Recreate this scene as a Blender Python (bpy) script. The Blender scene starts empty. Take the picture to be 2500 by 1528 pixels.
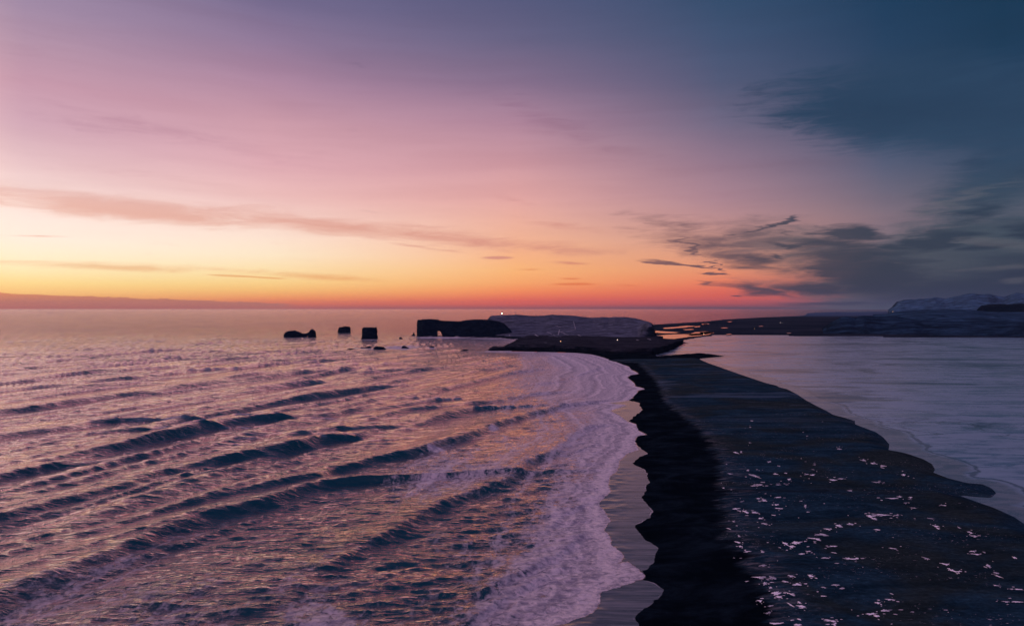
import bpy, bmesh, math, random
import numpy as np
from mathutils import Vector, noise as mnoise
from mathutils.bvhtree import BVHTree

random.seed(7); rng = np.random.default_rng(7)
S = bpy.context.scene
C = S.collection
H = 100.0          # camera height over the sea, metres
F = 1667.0         # focal length in photo pixels (2500 wide)
YH = 752.0         # eye level in the photo
def lin(c):
    c = np.asarray(c, float) / 255.0
    return np.where(c <= .04045, c / 12.92, ((c + .055) / 1.055) ** 2.4)
def col(r, g, b): return tuple(float(v) for v in lin((r, g, b))) + (1.0,)

# ------------------------------------------------------------------ camera
cd = bpy.data.cameras.new('camera'); cam = bpy.data.objects.new('camera', cd); C.objects.link(cam)
cam.location = (0, 0, H); cam.rotation_euler = (math.radians(90), 0, 0)
cd.sensor_width = 36; cd.lens = 36 * F / 2500; cd.shift_y = -12 / 2500.0
cd.clip_start = 1; cd.clip_end = 200000
S.camera = cam
S.view_settings.view_transform = 'Standard'; S.view_settings.look = 'None'
S.view_settings.exposure = 0; S.view_settings.gamma = 1
S.cycles.max_bounces = 6; S.cycles.volume_bounces = 0

# ------------------------------------------------------------------ node helper
class NT:
    def __init__(s, t): s.t = t; s.n = t.nodes; s.l = t.links
    def new(s, k, **kw):
        n = s.n.new(k)
        for a, b in kw.items(): setattr(n, a, b)
        return n
    def put(s, sock, v):
        if isinstance(v, bpy.types.NodeSocket): s.l.new(v, sock)
        elif v is not None: sock.default_value = v
    def m(s, op, a, b=None, c=None, clamp=False):
        n = s.new('ShaderNodeMath', operation=op); n.use_clamp = clamp
        s.put(n.inputs[0], a); s.put(n.inputs[1], b)
        if c is not None: s.put(n.inputs[2], c)
        return n.outputs[0]
    def mr(s, v, a, b, c=0.0, d=1.0, smooth=True):
        n = s.new('ShaderNodeMapRange'); n.interpolation_type = 'SMOOTHSTEP' if smooth else 'LINEAR'
        for i, x in enumerate((v, a, b, c, d)): s.put(n.inputs[i], x)
        return n.outputs[0]
    def mix(s, f, a, b, mode='MIX'):
        n = s.new('ShaderNodeMix', data_type='RGBA', blend_type=mode)
        s.put(n.inputs[0], f); s.put(n.inputs[6], a); s.put(n.inputs[7], b)
        return n.outputs[2]
    def xyz(s, x, y, z=0.0):
        n = s.new('ShaderNodeCombineXYZ')
        for i, v in enumerate((x, y, z)): s.put(n.inputs[i], v)
        return n.outputs[0]
    def mapping(s, v, loc=(0, 0, 0), rot=(0, 0, 0), sc=(1, 1, 1), kind='POINT'):
        n = s.new('ShaderNodeMapping', vector_type=kind); s.put(n.inputs[0], v)
        n.inputs[1].default_value = loc; n.inputs[2].default_value = rot; n.inputs[3].default_value = sc
        return n.outputs[0]
    def noise(s, v, scale, detail=4, rough=.55, dist=0.0, color=False):
        n = s.new('ShaderNodeTexNoise'); s.put(n.inputs['Vector'], v)
        n.inputs['Scale'].default_value = scale; n.inputs['Detail'].default_value = detail
        n.inputs['Roughness'].default_value = rough; n.inputs['Distortion'].default_value = dist
        return n.outputs[1 if color else 0]
    def voro(s, v, scale, feature='F1', out=0):
        n = s.new('ShaderNodeTexVoronoi', feature=feature); s.put(n.inputs['Vector'], v)
        n.inputs['Scale'].default_value = scale
        return n.outputs[out]
    def ramp(s, f, stops, interp='LINEAR'):
        n = s.new('ShaderNodeValToRGB'); n.color_ramp.interpolation = interp
        e = n.color_ramp.elements
        while len(e) < len(stops): e.new(.5)
        for k, (p, c) in enumerate(stops): e[k].position = p
        for k, (p, c) in enumerate(stops): e[k].position = p; e[k].color = c
        s.put(n.inputs[0], f); return n.outputs[0]
    def attr(s, name):
        n = s.new('ShaderNodeAttribute', attribute_name=name); return n.outputs['Fac']

# ------------------------------------------------------------------ world: dusk sky
def ae(px, py):    # photo direction -> (azimuth, elevation) in degrees
    u = (px - 1250) / F; v = (YH - py) / F
    return math.degrees(math.atan(u)), math.degrees(math.atan(v / math.sqrt(1 + u * u)))
W = bpy.data.worlds.new('World'); S.world = W; W.use_nodes = True
T = NT(W.node_tree); T.n.clear()
tc = T.new('ShaderNodeTexCoord').outputs['Generated']
sp = T.new('ShaderNodeSeparateXYZ'); T.put(sp.inputs[0], tc)
az = T.m('MULTIPLY', T.m('ARCTAN2', sp.outputs[0], sp.outputs[1]), 57.29578)
el = T.m('MULTIPLY', T.m('ARCSINE', T.m('MINIMUM', T.m('MAXIMUM', sp.outputs[2], -1.0), 1.0)), 57.29578)
P0 = T.xyz(az, el)
wob = T.new('ShaderNodeVectorMath', operation='SUBTRACT')
T.put(wob.inputs[0], T.noise(T.mapping(P0, sc=(.05, .16, 1)), 1.0, 3, .6, color=True)); wob.inputs[1].default_value = (.5, .5, .5)
wsc = T.new('ShaderNodeVectorMath', operation='MULTIPLY'); T.put(wsc.inputs[0], wob.outputs[0]); wsc.inputs[1].default_value = (6, 1.6, 0)
fade_el = T.mr(el, .4, 7, .12, 1.0)
wscl = T.new('ShaderNodeVectorMath', operation='SCALE'); T.put(wscl.inputs[0], wsc.outputs[0]); T.put(wscl.inputs['Scale'], fade_el)
PW = T.new('ShaderNodeVectorMath', operation='ADD'); T.put(PW.inputs[0], P0); T.put(PW.inputs[1], wscl.outputs[0]); PW = PW.outputs[0]
w2 = T.new('ShaderNodeVectorMath', operation='SUBTRACT'); T.put(w2.inputs[0], T.noise(T.mapping(P0, sc=(.22, 1.7, 1)), 1.0, 6, .6, color=True)); w2.inputs[1].default_value = (.5, .5, .5)
w3 = T.new('ShaderNodeVectorMath', operation='MULTIPLY'); T.put(w3.inputs[0], w2.outputs[0]); w3.inputs[1].default_value = (7.5, .75, 0)
PC = T.new('ShaderNodeVectorMath', operation='ADD'); T.put(PC.inputs[0], PW); T.put(PC.inputs[1], w3.outputs[0]); PC = PC.outputs[0]
sw = T.new('ShaderNodeSeparateXYZ'); T.put(sw.inputs[0], PW)
elw = T.m('ADD', T.m('MULTIPLY', el, .5), T.m('MULTIPLY', sw.outputs[1], .5))
YS = [755, 745, 730, 710, 690, 660, 620, 580, 530, 480, 400, 300, 200, 100, 0]
COLS = {
 60:  [(190,112,92),(225,135,95),(250,180,98),(255,205,120),(255,222,140),(255,236,180),(255,240,208),(255,238,222),(255,232,222),(252,224,218),(236,198,202),(210,165,183),(200,150,172),(180,143,168),(160,135,166)],
 660: [(196,104,95),(232,110,80),(255,150,85),(255,190,105),(255,212,130),(255,224,165),(255,232,200),(255,226,208),(250,210,200),(240,188,186),(225,168,178),(206,152,168),(176,132,160),(143,117,152),(114,102,142)],
 1260:[(165,84,84),(226,86,70),(244,104,74),(255,140,80),(255,165,95),(255,180,110),(252,178,130),(246,178,146),(238,172,156),(230,165,162),(208,150,160),(178,132,156),(134,108,140),(100,94,130),(84,88,128)],
 1760:[(108,72,86),(185,74,74),(222,88,76),(232,102,80),(240,122,88),(236,142,104),(222,148,122),(206,145,134),(188,138,142),(172,130,145),(146,115,138),(108,100,130),(78,86,120),(60,80,116),(44,74,110)],
 2160:[(72,68,88),(105,78,92),(150,88,94),(138,92,98),(128,96,104),(124,102,112),(128,106,118),(132,110,124),(128,108,124),(108,100,122),(80,88,118),(54,77,110),(38,66,98),(24,60,95),(14,57,92)],
 2440:[(58,72,92),(66,76,94),(76,80,98),(84,84,102),(92,90,104),(96,92,106),(96,92,108),(92,92,108),(84,88,108),(72,84,106),(42,68,98),(30,62,94),(16,56,90),(6,53,86),(2,50,82)],
}
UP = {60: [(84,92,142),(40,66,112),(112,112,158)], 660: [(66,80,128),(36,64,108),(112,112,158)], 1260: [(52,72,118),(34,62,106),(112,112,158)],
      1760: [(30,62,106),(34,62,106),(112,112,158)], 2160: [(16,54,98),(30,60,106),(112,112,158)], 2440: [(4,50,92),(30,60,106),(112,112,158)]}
def stops_for(px):
    out = []
    for y, c in zip(YS, COLS[px]): out.append((max(ae(px, y)[1], 0) / 90, col(*c)))
    out[0] = (0.0, out[0][1])
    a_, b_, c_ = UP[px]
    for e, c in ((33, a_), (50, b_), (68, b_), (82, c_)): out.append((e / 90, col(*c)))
    return out
def hstops(lst): return [(e / 90, tuple(c) + (1,) if max(c) < 5 else col(*c)) for e, c in lst]
columns = [(ae(px, 400)[0], stops_for(px)) for px in (60, 660, 1260, 1760, 2160, 2440)]
glow = hstops([(0, (205,125,90)), (1.2, (255,200,110)), (4, (1.25,.95,.55)), (9, (1.35,1.0,.78)), (15, (1.2,.80,.70)), (24, (232,178,190)), (35, (130,118,160)), (55, (80,90,135)), (80, (118,116,160))])
side = hstops([(0, (185,125,120)), (6, (245,185,180)), (16, (255,195,210)), (30, (245,178,208)), (55, (205,155,195)), (80, (142,126,168))])  # unseen sky off to the left, made brighter pink to light the foam
back = hstops([(0, (45,58,88)), (8, (115,105,150)), (20, (215,168,214)), (45, (215,172,224)), (68, (175,152,204)), (80, (132,124,168))])  # unseen sky behind the camera, brightened beyond natural dusk to light foam and snow
rght = hstops([(0, (36,60,86)), (10, (28,58,94)), (25, (8,52,96)), (50, (50,84,135)), (80, (118,116,160))])
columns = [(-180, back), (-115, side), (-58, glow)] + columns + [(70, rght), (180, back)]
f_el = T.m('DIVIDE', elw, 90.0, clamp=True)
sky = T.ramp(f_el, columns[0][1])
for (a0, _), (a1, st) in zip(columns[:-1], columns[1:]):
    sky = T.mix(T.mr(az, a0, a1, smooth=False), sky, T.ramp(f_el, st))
# thin cirrus streaks, sloping down to the right
cz = T.mapping(PW, rot=(0, 0, math.radians(9)), sc=(.035, .42, 1))
st = T.noise(cz, 1.0, 6, .62, .4)
st2 = T.noise(T.mapping(PW, rot=(0, 0, math.radians(10)), sc=(.02, .20, 1)), 1.7, 4, .6, .6)
k = T.m('MULTIPLY', T.mr(st, .42, .68), T.mr(el, 1.5, 8, .3, 1.0))
sky = T.mix(T.m('MULTIPLY', k, .20), sky, T.mix(1.0, sky, (.80, .70, .72, 1), 'MULTIPLY'))
sky = T.mix(T.m('MULTIPLY', T.mr(st2, .4, .7), T.m('MULTIPLY', T.mr(el, 3, 9), .20)), sky, T.mix(1.0, sky, (.82, .74, .80, 1), 'MULTIPLY'))
fine = T.noise(T.mapping(PW, rot=(0, 0, math.radians(5)), sc=(.13, 1.1, 1)), 1.6, 8, .68, .8)
med = T.noise(T.mapping(PW, sc=(.12, .35, 1)), 1.2, 6, .6, .5)
LAST = [None]          # strokes are evaluated one after another, so the shader needs little memory
def strokes(lst, vec):
    tot = None
    for (x1, y1, x2, y2, hw, s_) in lst:
        a1, e1 = ae(x1, y1); a2, e2 = ae(x2, y2)
        cx, cy = (a1 + a2) / 2, (e1 + e2) / 2
        L = math.hypot(a2 - a1, e2 - e1) / 2 + .3; r = math.atan2(e2 - e1, a2 - a1)
        hwd = hw * abs(ae((x1 + x2) / 2, (y1 + y2) / 2)[1] - ae((x1 + x2) / 2, (y1 + y2) / 2 - 10)[1]) / 10
        v_ = vec
        if LAST[0] is not None:
            q = T.new('ShaderNodeVectorMath', operation='MULTIPLY_ADD')
            T.put(q.inputs[0], LAST[0]); q.inputs[1].default_value = (1e-7, 1e-7, 1e-7); T.put(q.inputs[2], vec); v_ = q.outputs[0]
        g = T.new('ShaderNodeTexGradient', gradient_type='SPHERICAL')
        T.put(g.inputs[0], T.mapping(v_, (cx, cy, 0), (0, 0, r), (L * 1.25, hwd * 1.6, 1), 'TEXTURE'))
        v = T.m('MULTIPLY', g.outputs[1], s_)
        tot = v if tot is None else T.m('MAXIMUM', tot, v)
        LAST[0] = tot
    return tot
# warm veils on the left
warm = strokes([(-400,425,760,553,28,1.1),(300,498,1200,590,24,.95),(700,548,1400,606,18,.8),(1050,590,1600,618,15,.6),(-100,636,560,660,10,.8),(300,640,800,672,9,.5),
    (515,670,640,675,2.2,1.8),(600,674,700,679,2,1.5),(620,662,960,688,8,.85),(1175,628,1245,628,4,1.5),(1340,640,1450,643,4,.8),(1255,657,1330,657,3,.9),
    (1345,694,1450,694,3,1.4),(1370,680,1410,681,2.5,1.2),(700,552,860,572,3,.8),(880,590,1150,618,4,.6),(1500,696,1570,697,3,.6),
    (-100,210,800,380,18,.55),(-80,262,620,350,14,.5),(250,290,900,420,22,.42),(1100,200,1640,410,30,.45),(1180,470,1340,500,10,.45),(0,572,190,577,2.5,.6),(60,395,700,470,14,.3),(1250,540,1500,570,12,.5)], PW)
wm = T.mr(T.m('ADD', warm, T.m('MULTIPLY', T.m('SUBTRACT', fine, .5), 1.3)), .08, .95)
wcol = T.ramp(T.mr(az, -40, 20, smooth=False), [(0, col(232,168,148)), (.35, col(228,158,140)), (.7, col(212,132,120)), (1, col(160,105,112))])
wcol = T.mix(T.mr(el, 5.5, 11), wcol, T.mix(1.0, sky, (.78, .68, .76, 1), 'MULTIPLY'))
wcol = T.mix(T.mr(el, 4.2, 3.0), wcol, T.mix(1.0, sky, (.86, .58, .48, 1), 'MULTIPLY'))
sky = T.mix(T.m('MULTIPLY', wm, .86), sky, wcol)
# slate clouds on the right
dark = strokes([(1750,262,2700,228,85,.52),(1900,200,2600,160,55,.34),(1850,310,2600,310,40,.36),(1780,215,1960,225,18,.42),
    (1540,570,1900,622,30,.62),(1500,520,1720,565,18,.36),(1640,575,1730,625,9,1.1),(1700,610,1980,665,20,.85),(1860,562,1925,535,7,1.1),(1830,568,1880,560,3,.9),(1770,578,1800,574,3,.7),
    (2010,578,2150,572,22,1.3),(1920,600,2150,606,18,.9),(2080,610,2260,606,14,.8),(1900,625,2260,635,34,.95),(1760,560,1960,600,16,.42),(1880,590,2000,612,7,1.0),(1850,622,1930,636,5,.9),
    (2180,606,2360,574,26,1.25),(2300,560,2480,470,34,.66),(2420,470,2700,360,44,.5),(2330,606,2460,600,11,1.1),(2430,560,2640,566,24,1.2),
    (1930,665,2300,668,44,1.25),(2250,668,2800,672,55,.85),(2060,715,2900,722,46,1.25),(2000,690,2300,690,34,1.1),(1745,692,1960,722,12,1.05),(1700,688,1790,697,5,.8),(1860,700,2160,712,15,1.0),(1790,722,1840,722,2.5,.9),
    (1560,632,1740,652,3.2,1.5),(1620,640,1745,652,2.5,1.0),(1735,636,1765,656,3,1.3),(1730,664,1768,666,2.5,1.3),(1740,652,1772,660,2,1.0),(1860,744,2300,737,6,.8),
    (1740,630,1860,648,5,.6),(1810,650,1850,655,3,.6),(1900,566,1960,580,5,.5),(1640,548,1720,560,7,.45),(1560,530,1680,580,8,.4),(2320,420,2560,330,34,.40)], PC)
veil = strokes([(1850,250,2900,240,110,1.25),(1760,215,2200,225,40,.6),(2150,600,2800,250,85,.85),(2030,640,3000,650,120,1.5),(1930,712,3000,735,70,1.7),(1560,560,2250,640,62,.75),(1950,590,2500,600,60,.7),(1720,690,2050,712,26,.6)], PW)
vl = T.m('MULTIPLY', T.mr(T.m('ADD', veil, T.m('ADD', T.m('MULTIPLY', T.m('SUBTRACT', fine, .5), .95), T.m('MULTIPLY', T.m('SUBTRACT', med, .5), .6))), .16, .80), .97)
dk = T.mr(T.m('ADD', dark, T.m('ADD', T.m('MULTIPLY', T.m('SUBTRACT', fine, .5), .70), T.m('MULTIPLY', T.m('SUBTRACT', med, .5), .45))), .08, .82)
vcol = T.ramp(T.mr(az, 10, 38, smooth=False), [(0, col(150,98,100)), (.22, col(124,92,100)), (.45, col(88,82,94)), (.65, col(60,72,90)), (.85, col(50,68,88)), (1, col(42,64,86))])
vcol = T.mix(T.mr(el, 5, 11), vcol, col(28, 60, 92))
vcol = T.mix(T.m('MULTIPLY', T.mr(fine, .42, .66), .4), vcol, T.mix(1.0, vcol, (1.6, 1.4, 1.3, 1), 'MULTIPLY'))
sky = T.mix(T.m('MULTIPLY', vl, .97), sky, vcol)
dcol = T.ramp(T.mr(az, 10, 38, smooth=False), [(0, col(140,92,98)), (.22, col(98,74,90)), (.42, col(64,64,84)), (.62, col(40,56,80)), (.85, col(32,54,80)), (1, col(26,50,78))])
dcol = T.mix(1.0, T.mix(T.mr(el, 5, 11), dcol, col(22, 54, 86)), (.80, .86, .90, 1), 'MULTIPLY')
sky = T.mix(T.m('MULTIPLY', dk, .92), sky, dcol)
LAST[0] = dk
gap = strokes([(2160,560,2560,400,15,.8),(2300,582,2560,606,12,1.1),(2420,620,2600,600,9,.7),(2330,660,2600,640,9,1.0),(2380,695,2600,676,7,.9),(1960,610,2060,606,6,.7),(2100,640,2220,648,5,.5)], PC)
gp = T.mr(T.m('ADD', gap, T.m('MULTIPLY', T.m('SUBTRACT', fine, .5), 1.0)), .2, .8)
sky = T.mix(T.m('MULTIPLY', gp, .32), sky, T.ramp(T.mr(az, 22, 38, smooth=False), [(0, col(140,112,118)), (.5, col(112,104,114)), (1, col(92,96,108))]))
# low cloud bank lying on the horizon to the left
top = T.mr(az, -37, -17.5, 1.03, .35, smooth=False)
bn = T.noise(T.xyz(T.m('MULTIPLY', az, .55), 0.0), 1.0, 5, .6)
bump = T.m('MULTIPLY', T.mr(T.noise(T.xyz(az, 3.0), 1.1, 3, .5), .60, .75), .10)
bt = T.m('ADD', top, T.m('ADD', T.m('MULTIPLY', T.m('SUBTRACT', bn, .5), .30), bump))
bk = T.m('MULTIPLY', T.mr(T.m('SUBTRACT', bt, el), 0.0, .05), T.mr(az, -17.0, -19.0))
bk = T.m('MULTIPLY', bk, T.mr(az, -75, -60))
bcol = T.ramp(T.mr(el, 0, 1.1, smooth=False), [(0, col(196,112,98)), (.6, col(208,128,98)), (1, col(222,140,98))])
bcol = T.mix(T.m('MULTIPLY', T.noise(T.mapping(P0, sc=(.4, 3, 1)), 1.5, 4), .3), bcol, T.mix(1.0, bcol, (.8, .75, .8, 1), 'MULTIPLY'))
sky = T.mix(bk, sky, bcol)
# faint real dusk sky underneath
ns = T.new('ShaderNodeTexSky', sky_type='NISHITA'); ns.sun_disc = False
ns.sun_elevation = math.radians(0.5); ns.sun_rotation = math.radians(-52)
sky = T.mix(1.0, sky, T.mix(.02, (0, 0, 0, 1), ns.outputs[0]), 'ADD')
bw = T.new('ShaderNodeRGBToBW'); T.put(bw.inputs[0], sky)
sky = T.mix(.08, sky, bw.outputs[0])
bg = T.new('ShaderNodeBackground'); T.put(bg.inputs[0], sky); bg.inputs[1].default_value = 1.0
wo = T.new('ShaderNodeOutputWorld'); T.l.new(bg.outputs[0], wo.inputs[0])
W.cycles.sampling_method = 'MANUAL'; W.cycles.sample_map_resolution = 512

# the sun is already below the horizon; a very weak broad afterglow lamp
sd_ = bpy.data.lights.new('afterglow', 'SUN'); so = bpy.data.objects.new('afterglow', sd_); C.objects.link(so)
sd_.energy = 0.5; sd_.angle = math.radians(35); sd_.color = (1, .62, .60)
d_ = Vector((math.sin(math.radians(-62)), math.cos(math.radians(-62)), math.tan(math.radians(14))))
so.rotation_euler = d_.to_track_quat('Z', 'Y').to_euler()

# ------------------------------------------------------------------ generic helpers
def material(name):
    m = bpy.data.materials.new(name); m.use_nodes = True
    t = NT(m.node_tree); t.n.clear()
    out = t.new('ShaderNodeOutputMaterial'); b = t.new('ShaderNodeBsdfPrincipled'); t.l.new(b.outputs[0], out.inputs[0])
    g = t.new('ShaderNodeTexCoord').outputs['Object']
    return m, t, b, out, g
def bump(t, h, dist, strength=1.0, normal=None):
    n = t.new('ShaderNodeBump'); t.put(n.inputs['Height'], h); n.inputs['Distance'].default_value = dist
    n.inputs['Strength'].default_value = strength
    if normal is not None: t.l.new(normal, n.inputs['Normal'])
    return n.outputs[0]
def np_mesh(name, V, Q, mat, attrs=None, smooth=True):
    me = bpy.data.meshes.new(name)
    V = np.asarray(V, np.float32); Q = np.asarray(Q, np.int32)
    used = np.zeros(len(V), bool); used[Q.ravel()] = True
    remap = np.cumsum(used) - 1; V = V[used]; Q = remap[Q].astype(np.int32)
    me.vertices.add(len(V)); me.vertices.foreach_set('co', V.ravel())
    n = Q.shape[1]
    me.loops.add(Q.size); me.loops.foreach_set('vertex_index', Q.ravel())
    me.polygons.add(len(Q)); me.polygons.foreach_set('loop_start', np.arange(0, Q.size, n, dtype=np.int32))
    me.polygons.foreach_set('loop_total', np.full(len(Q), n, np.int32))
    me.update(calc_edges=True)
    if smooth: me.polygons.foreach_set('use_smooth', np.ones(len(Q), bool))
    for k_, a in (attrs or {}).items():
        at = me.attributes.new(k_, 'FLOAT', 'POINT'); at.data.foreach_set('value', a.astype(np.float32)[used])
    me.materials.append(mat)
    o = bpy.data.objects.new(name, me); C.objects.link(o)
    return o
def tag(o, label=None, cat=None, group=None, kind=None):
    for k_, v in (('label', label), ('category', cat), ('group', group), ('kind', kind)):
        if v: o[k_] = v
    return o
def gx(px, py, z=0.0):           # photo point lying at height z -> ground coordinates
    D = (H - z) * F / (np.asarray(py, float) - YH); return (np.asarray(px, float) - 1250) / F * D, D
def Z1(l): return [(x / 2.151, 828 + y / 2.151) for x, y in l]
def Z2(l): return [(700 + x / 2.151, 828 + y / 2.151) for x, y in l]
def Z3(l): return [(1500 + x / 2.151, 828 + y / 2.151) for x, y in l]
def Z4(l): return [(x / 2.0533, 800 + y / 2.0533) for x, y in l]
def R1(l): return [(660 + x / 4.107, 700 + y / 4.107) for x, y in l]
def R2(l): return [(1160 + x / 4.107, 720 + y / 4.107) for x, y in l]
def R3(l): return [(1700 + x / 3.08, 640 + y / 3.08) for x, y in l]
def ground(l, z=0.0):
    a = np.array(l, float); X, D = gx(a[:, 0], a[:, 1], z); return np.stack([X, D], 1)
def dist_line(X, Y, P, closed=False, rmax=None):
    d = np.full(X.shape, 1e12)
    Pn = np.vstack([P, P[:1]]) if closed else P
    for (ax, ay), (bx, by) in zip(Pn[:-1], Pn[1:]):
        ux, uy = bx - ax, by - ay; L = ux * ux + uy * uy + 1e-9
        t = np.clip(((X - ax) * ux + (Y - ay) * uy) / L, 0, 1)
        d = np.minimum(d, (X - ax - t * ux) ** 2 + (Y - ay - t * uy) ** 2)
    return np.sqrt(d)
def inside(X, Y, P):
    r = np.zeros(X.shape, bool); n = len(P); j = n - 1
    for i in range(n):
        xi, yi = P[i]; xj, yj = P[j]
        if yi != yj:
            r ^= ((yi > Y) != (yj > Y)) & (X < (xj - xi) * (Y - yi) / (yj - yi) + xi)
        j = i
    return r
def sdf(X, Y, P, line=None):     # positive inside polygon P; distance measured to line (default: outline)
    d = dist_line(X, Y, P, True) if line is None else dist_line(X, Y, line)
    return np.where(inside(X, Y, P), d, -d)
def vnoise(X, Y, seed=0, oct_=4, gain=.5):   # value noise
    out = np.zeros(X.shape); amp = 1; tot = 0
    r = np.random.default_rng(seed); tab = r.random((256, 256))
    for o in range(oct_):
        x = X * 2 ** o + 17.3 * o; y = Y * 2 ** o + 9.1 * o
        xi = np.floor(x).astype(int); yi = np.floor(y).astype(int); fx = x - xi; fy = y - yi
        fx = fx * fx * (3 - 2 * fx); fy = fy * fy * (3 - 2 * fy)
        g = lambda a, b: tab[a % 256, b % 256]
        out += amp * ((g(xi, yi) * (1 - fx) + g(xi + 1, yi) * fx) * (1 - fy) + (g(xi, yi + 1) * (1 - fx) + g(xi + 1, yi + 1) * fx) * fy)
        tot += amp; amp *= gain
    return out / tot
def smooth(a, b, x): t = np.clip((x - a) / (b - a), 0, 1); return t * t * (3 - 2 * t)

# ------------------------------------------------------------------ traced outlines
SHORE = [(1193,858)] + [(1300,858.5)] + Z2([(1450,70),(1520,72),(1600,80),(1650,92),(1690,105),(1760,130),(1800,145),(1812,160),(1850,182),(1810,188),(1790,200),(1830,235),(1828,246),(1890,262),(1845,268),(1840,285),(1822,300),(1800,322),(1858,335),(1848,345),(1870,370),(1835,395),(1795,430),(1835,445),(1850,480),(1888,500),(1845,508),(1830,525),(1835,550),(1860,575),(1903,600),(1860,612),(1830,632),(1820,655),(1870,680),(1895,705),(1903,745),(1885,790),(1862,835),(1895,865),(1915,895),(1910,935),(1870,960),(1822,976),(1840,1010),(1870,1035),(1895,1060),(1925,1085),(1950,1098),(1935,1130),(1925,1165),(1893,1208),(1875,1215),(1888,1240),(1870,1262),(1925,1280),(1960,1295),(1988,1315),(1960,1345),(1920,1375),(1890,1402),(1840,1435),(1832,1465),(1850,1506),(1870,1620),(1880,1900)])
FOAM = SHORE[:2] + Z2([(1450,70),(1520,72),(1600,80),(1650,92),(1690,105),(1760,130),(1800,145),(1812,160),(1850,182),(1810,188),(1790,200),(1830,235),(1828,246),(1890,262),(1845,268),(1840,285),(1800,322),(1690,335),(1790,345),(1700,375),(1750,400),(1790,432),(1835,445),(1850,480),(1888,500),(1845,508),(1830,525),(1835,550),(1850,580),(1790,600),(1750,640),(1740,690),(1700,720),(1690,760),(1705,800),(1660,840),(1640,865),(1680,910),(1700,955),(1665,1000),(1698,1030),(1710,1080),(1765,1125),(1772,1148),(1745,1175),(1790,1165),(1830,1190),(1885,1240),(1868,1262),(1750,1300),(1650,1330),(1650,1380),(1610,1440),(1500,1475),(1400,1510),(1340,1620),(1340,1900)])
LAG = Z3([(225,90),(330,82),(440,74),(500,78),(580,90),(520,95),(440,103),(490,125),(590,160),(660,185),(740,212),(800,232),(850,243),(862,252),(905,262),(960,290),(1000,318),(1050,345),(1110,375),(1150,398),(1200,410),(1262,430),(1262,446),(1310,465),(1370,487),(1410,515),(1442,552),(1438,582),(1500,592),(1550,605),(1620,630),(1665,655),(1682,685),(1672,700),(1750,730),(1850,755),(1930,762),(1975,780),(2003,808),(1975,832),(1900,828),(1800,818),(1890,850),(1990,885),(2100,935),(2151,972),(2400,1120),(2900,1400)])
LAGTOP = R2([(2464,400),(2360,405),(2110,450),(2050,470),(2180,490),(2080,522),(1990,545),(1900,572),(1850,600),(1790,612)])
LAGPOLY = LAG + [(3400, 1500), (3700, 824), (2500, 824), (2300, 823), (2100, 820.5), (1980, 818.5), (1850, 818), (1790, 817)] + LAGTOP
BERM = Z3([(-60,110),(120,130),(210,220),(235,270),(250,320),(330,400),(430,480),(500,560),(510,600),(550,680),(530,760),(560,830),(540,900),(590,955),(530,1020),(600,1100),(680,1165),(670,1235),(740,1310),(780,1400),(810,1506),(860,1700),(900,1900)])
shoreG = ground(SHORE); foamG = ground(FOAM); lagG = ground(LAG); bermG = ground(BERM); lagPG = ground(LAGPOLY)
FOOT = [(1600,869),(1545,868)]
# everything seaward (left) of the shore
seaP = np.vstack([shoreG[::-1], [(-20, 1590), (110, 1640), (110, 9000), (-9000, 9000), (-9000, 60)]])
foamP = np.vstack([foamG[::-1], [(-20, 1590), (110, 1640), (110, 9000), (-9000, 9000), (-9000, 60)]])
def shore_d(x, y):
    d = sdf(x, y, seaP, shoreG)
    return d + ((vnoise(x / 5, y / 8, 61, 3) - .5) * 3.0 + (vnoise(x / 2.2, y / 3.5, 62, 2) - .5) * 1.8) * np.clip(y / 500, .6, 2.2) * (1 - smooth(20, 60, np.abs(d)))

# ------------------------------------------------------------------ view-graded lattice on the ground
FR = 683.0
def lattice(u0, u1, v0, v1, du, dv, tail=None):
    us = np.arange(u0, u1 + du, du); vs = list(np.arange(v1, v0, -dv))
    if tail:
        v = vs[-1]
        while v > tail: v *= .9; vs.append(v)
    vs = np.array(vs); D = H / vs
    U, DD = np.meshgrid(us, D); return U * DD, DD, len(D), len(us), us, vs
def quads(nr, nc):
    i = np.arange(nr * nc).reshape(nr, nc)
    return np.stack([i[:-1, :-1], i[:-1, 1:], i[1:, 1:], i[1:, :-1]], -1).reshape(-1, 4)

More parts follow.
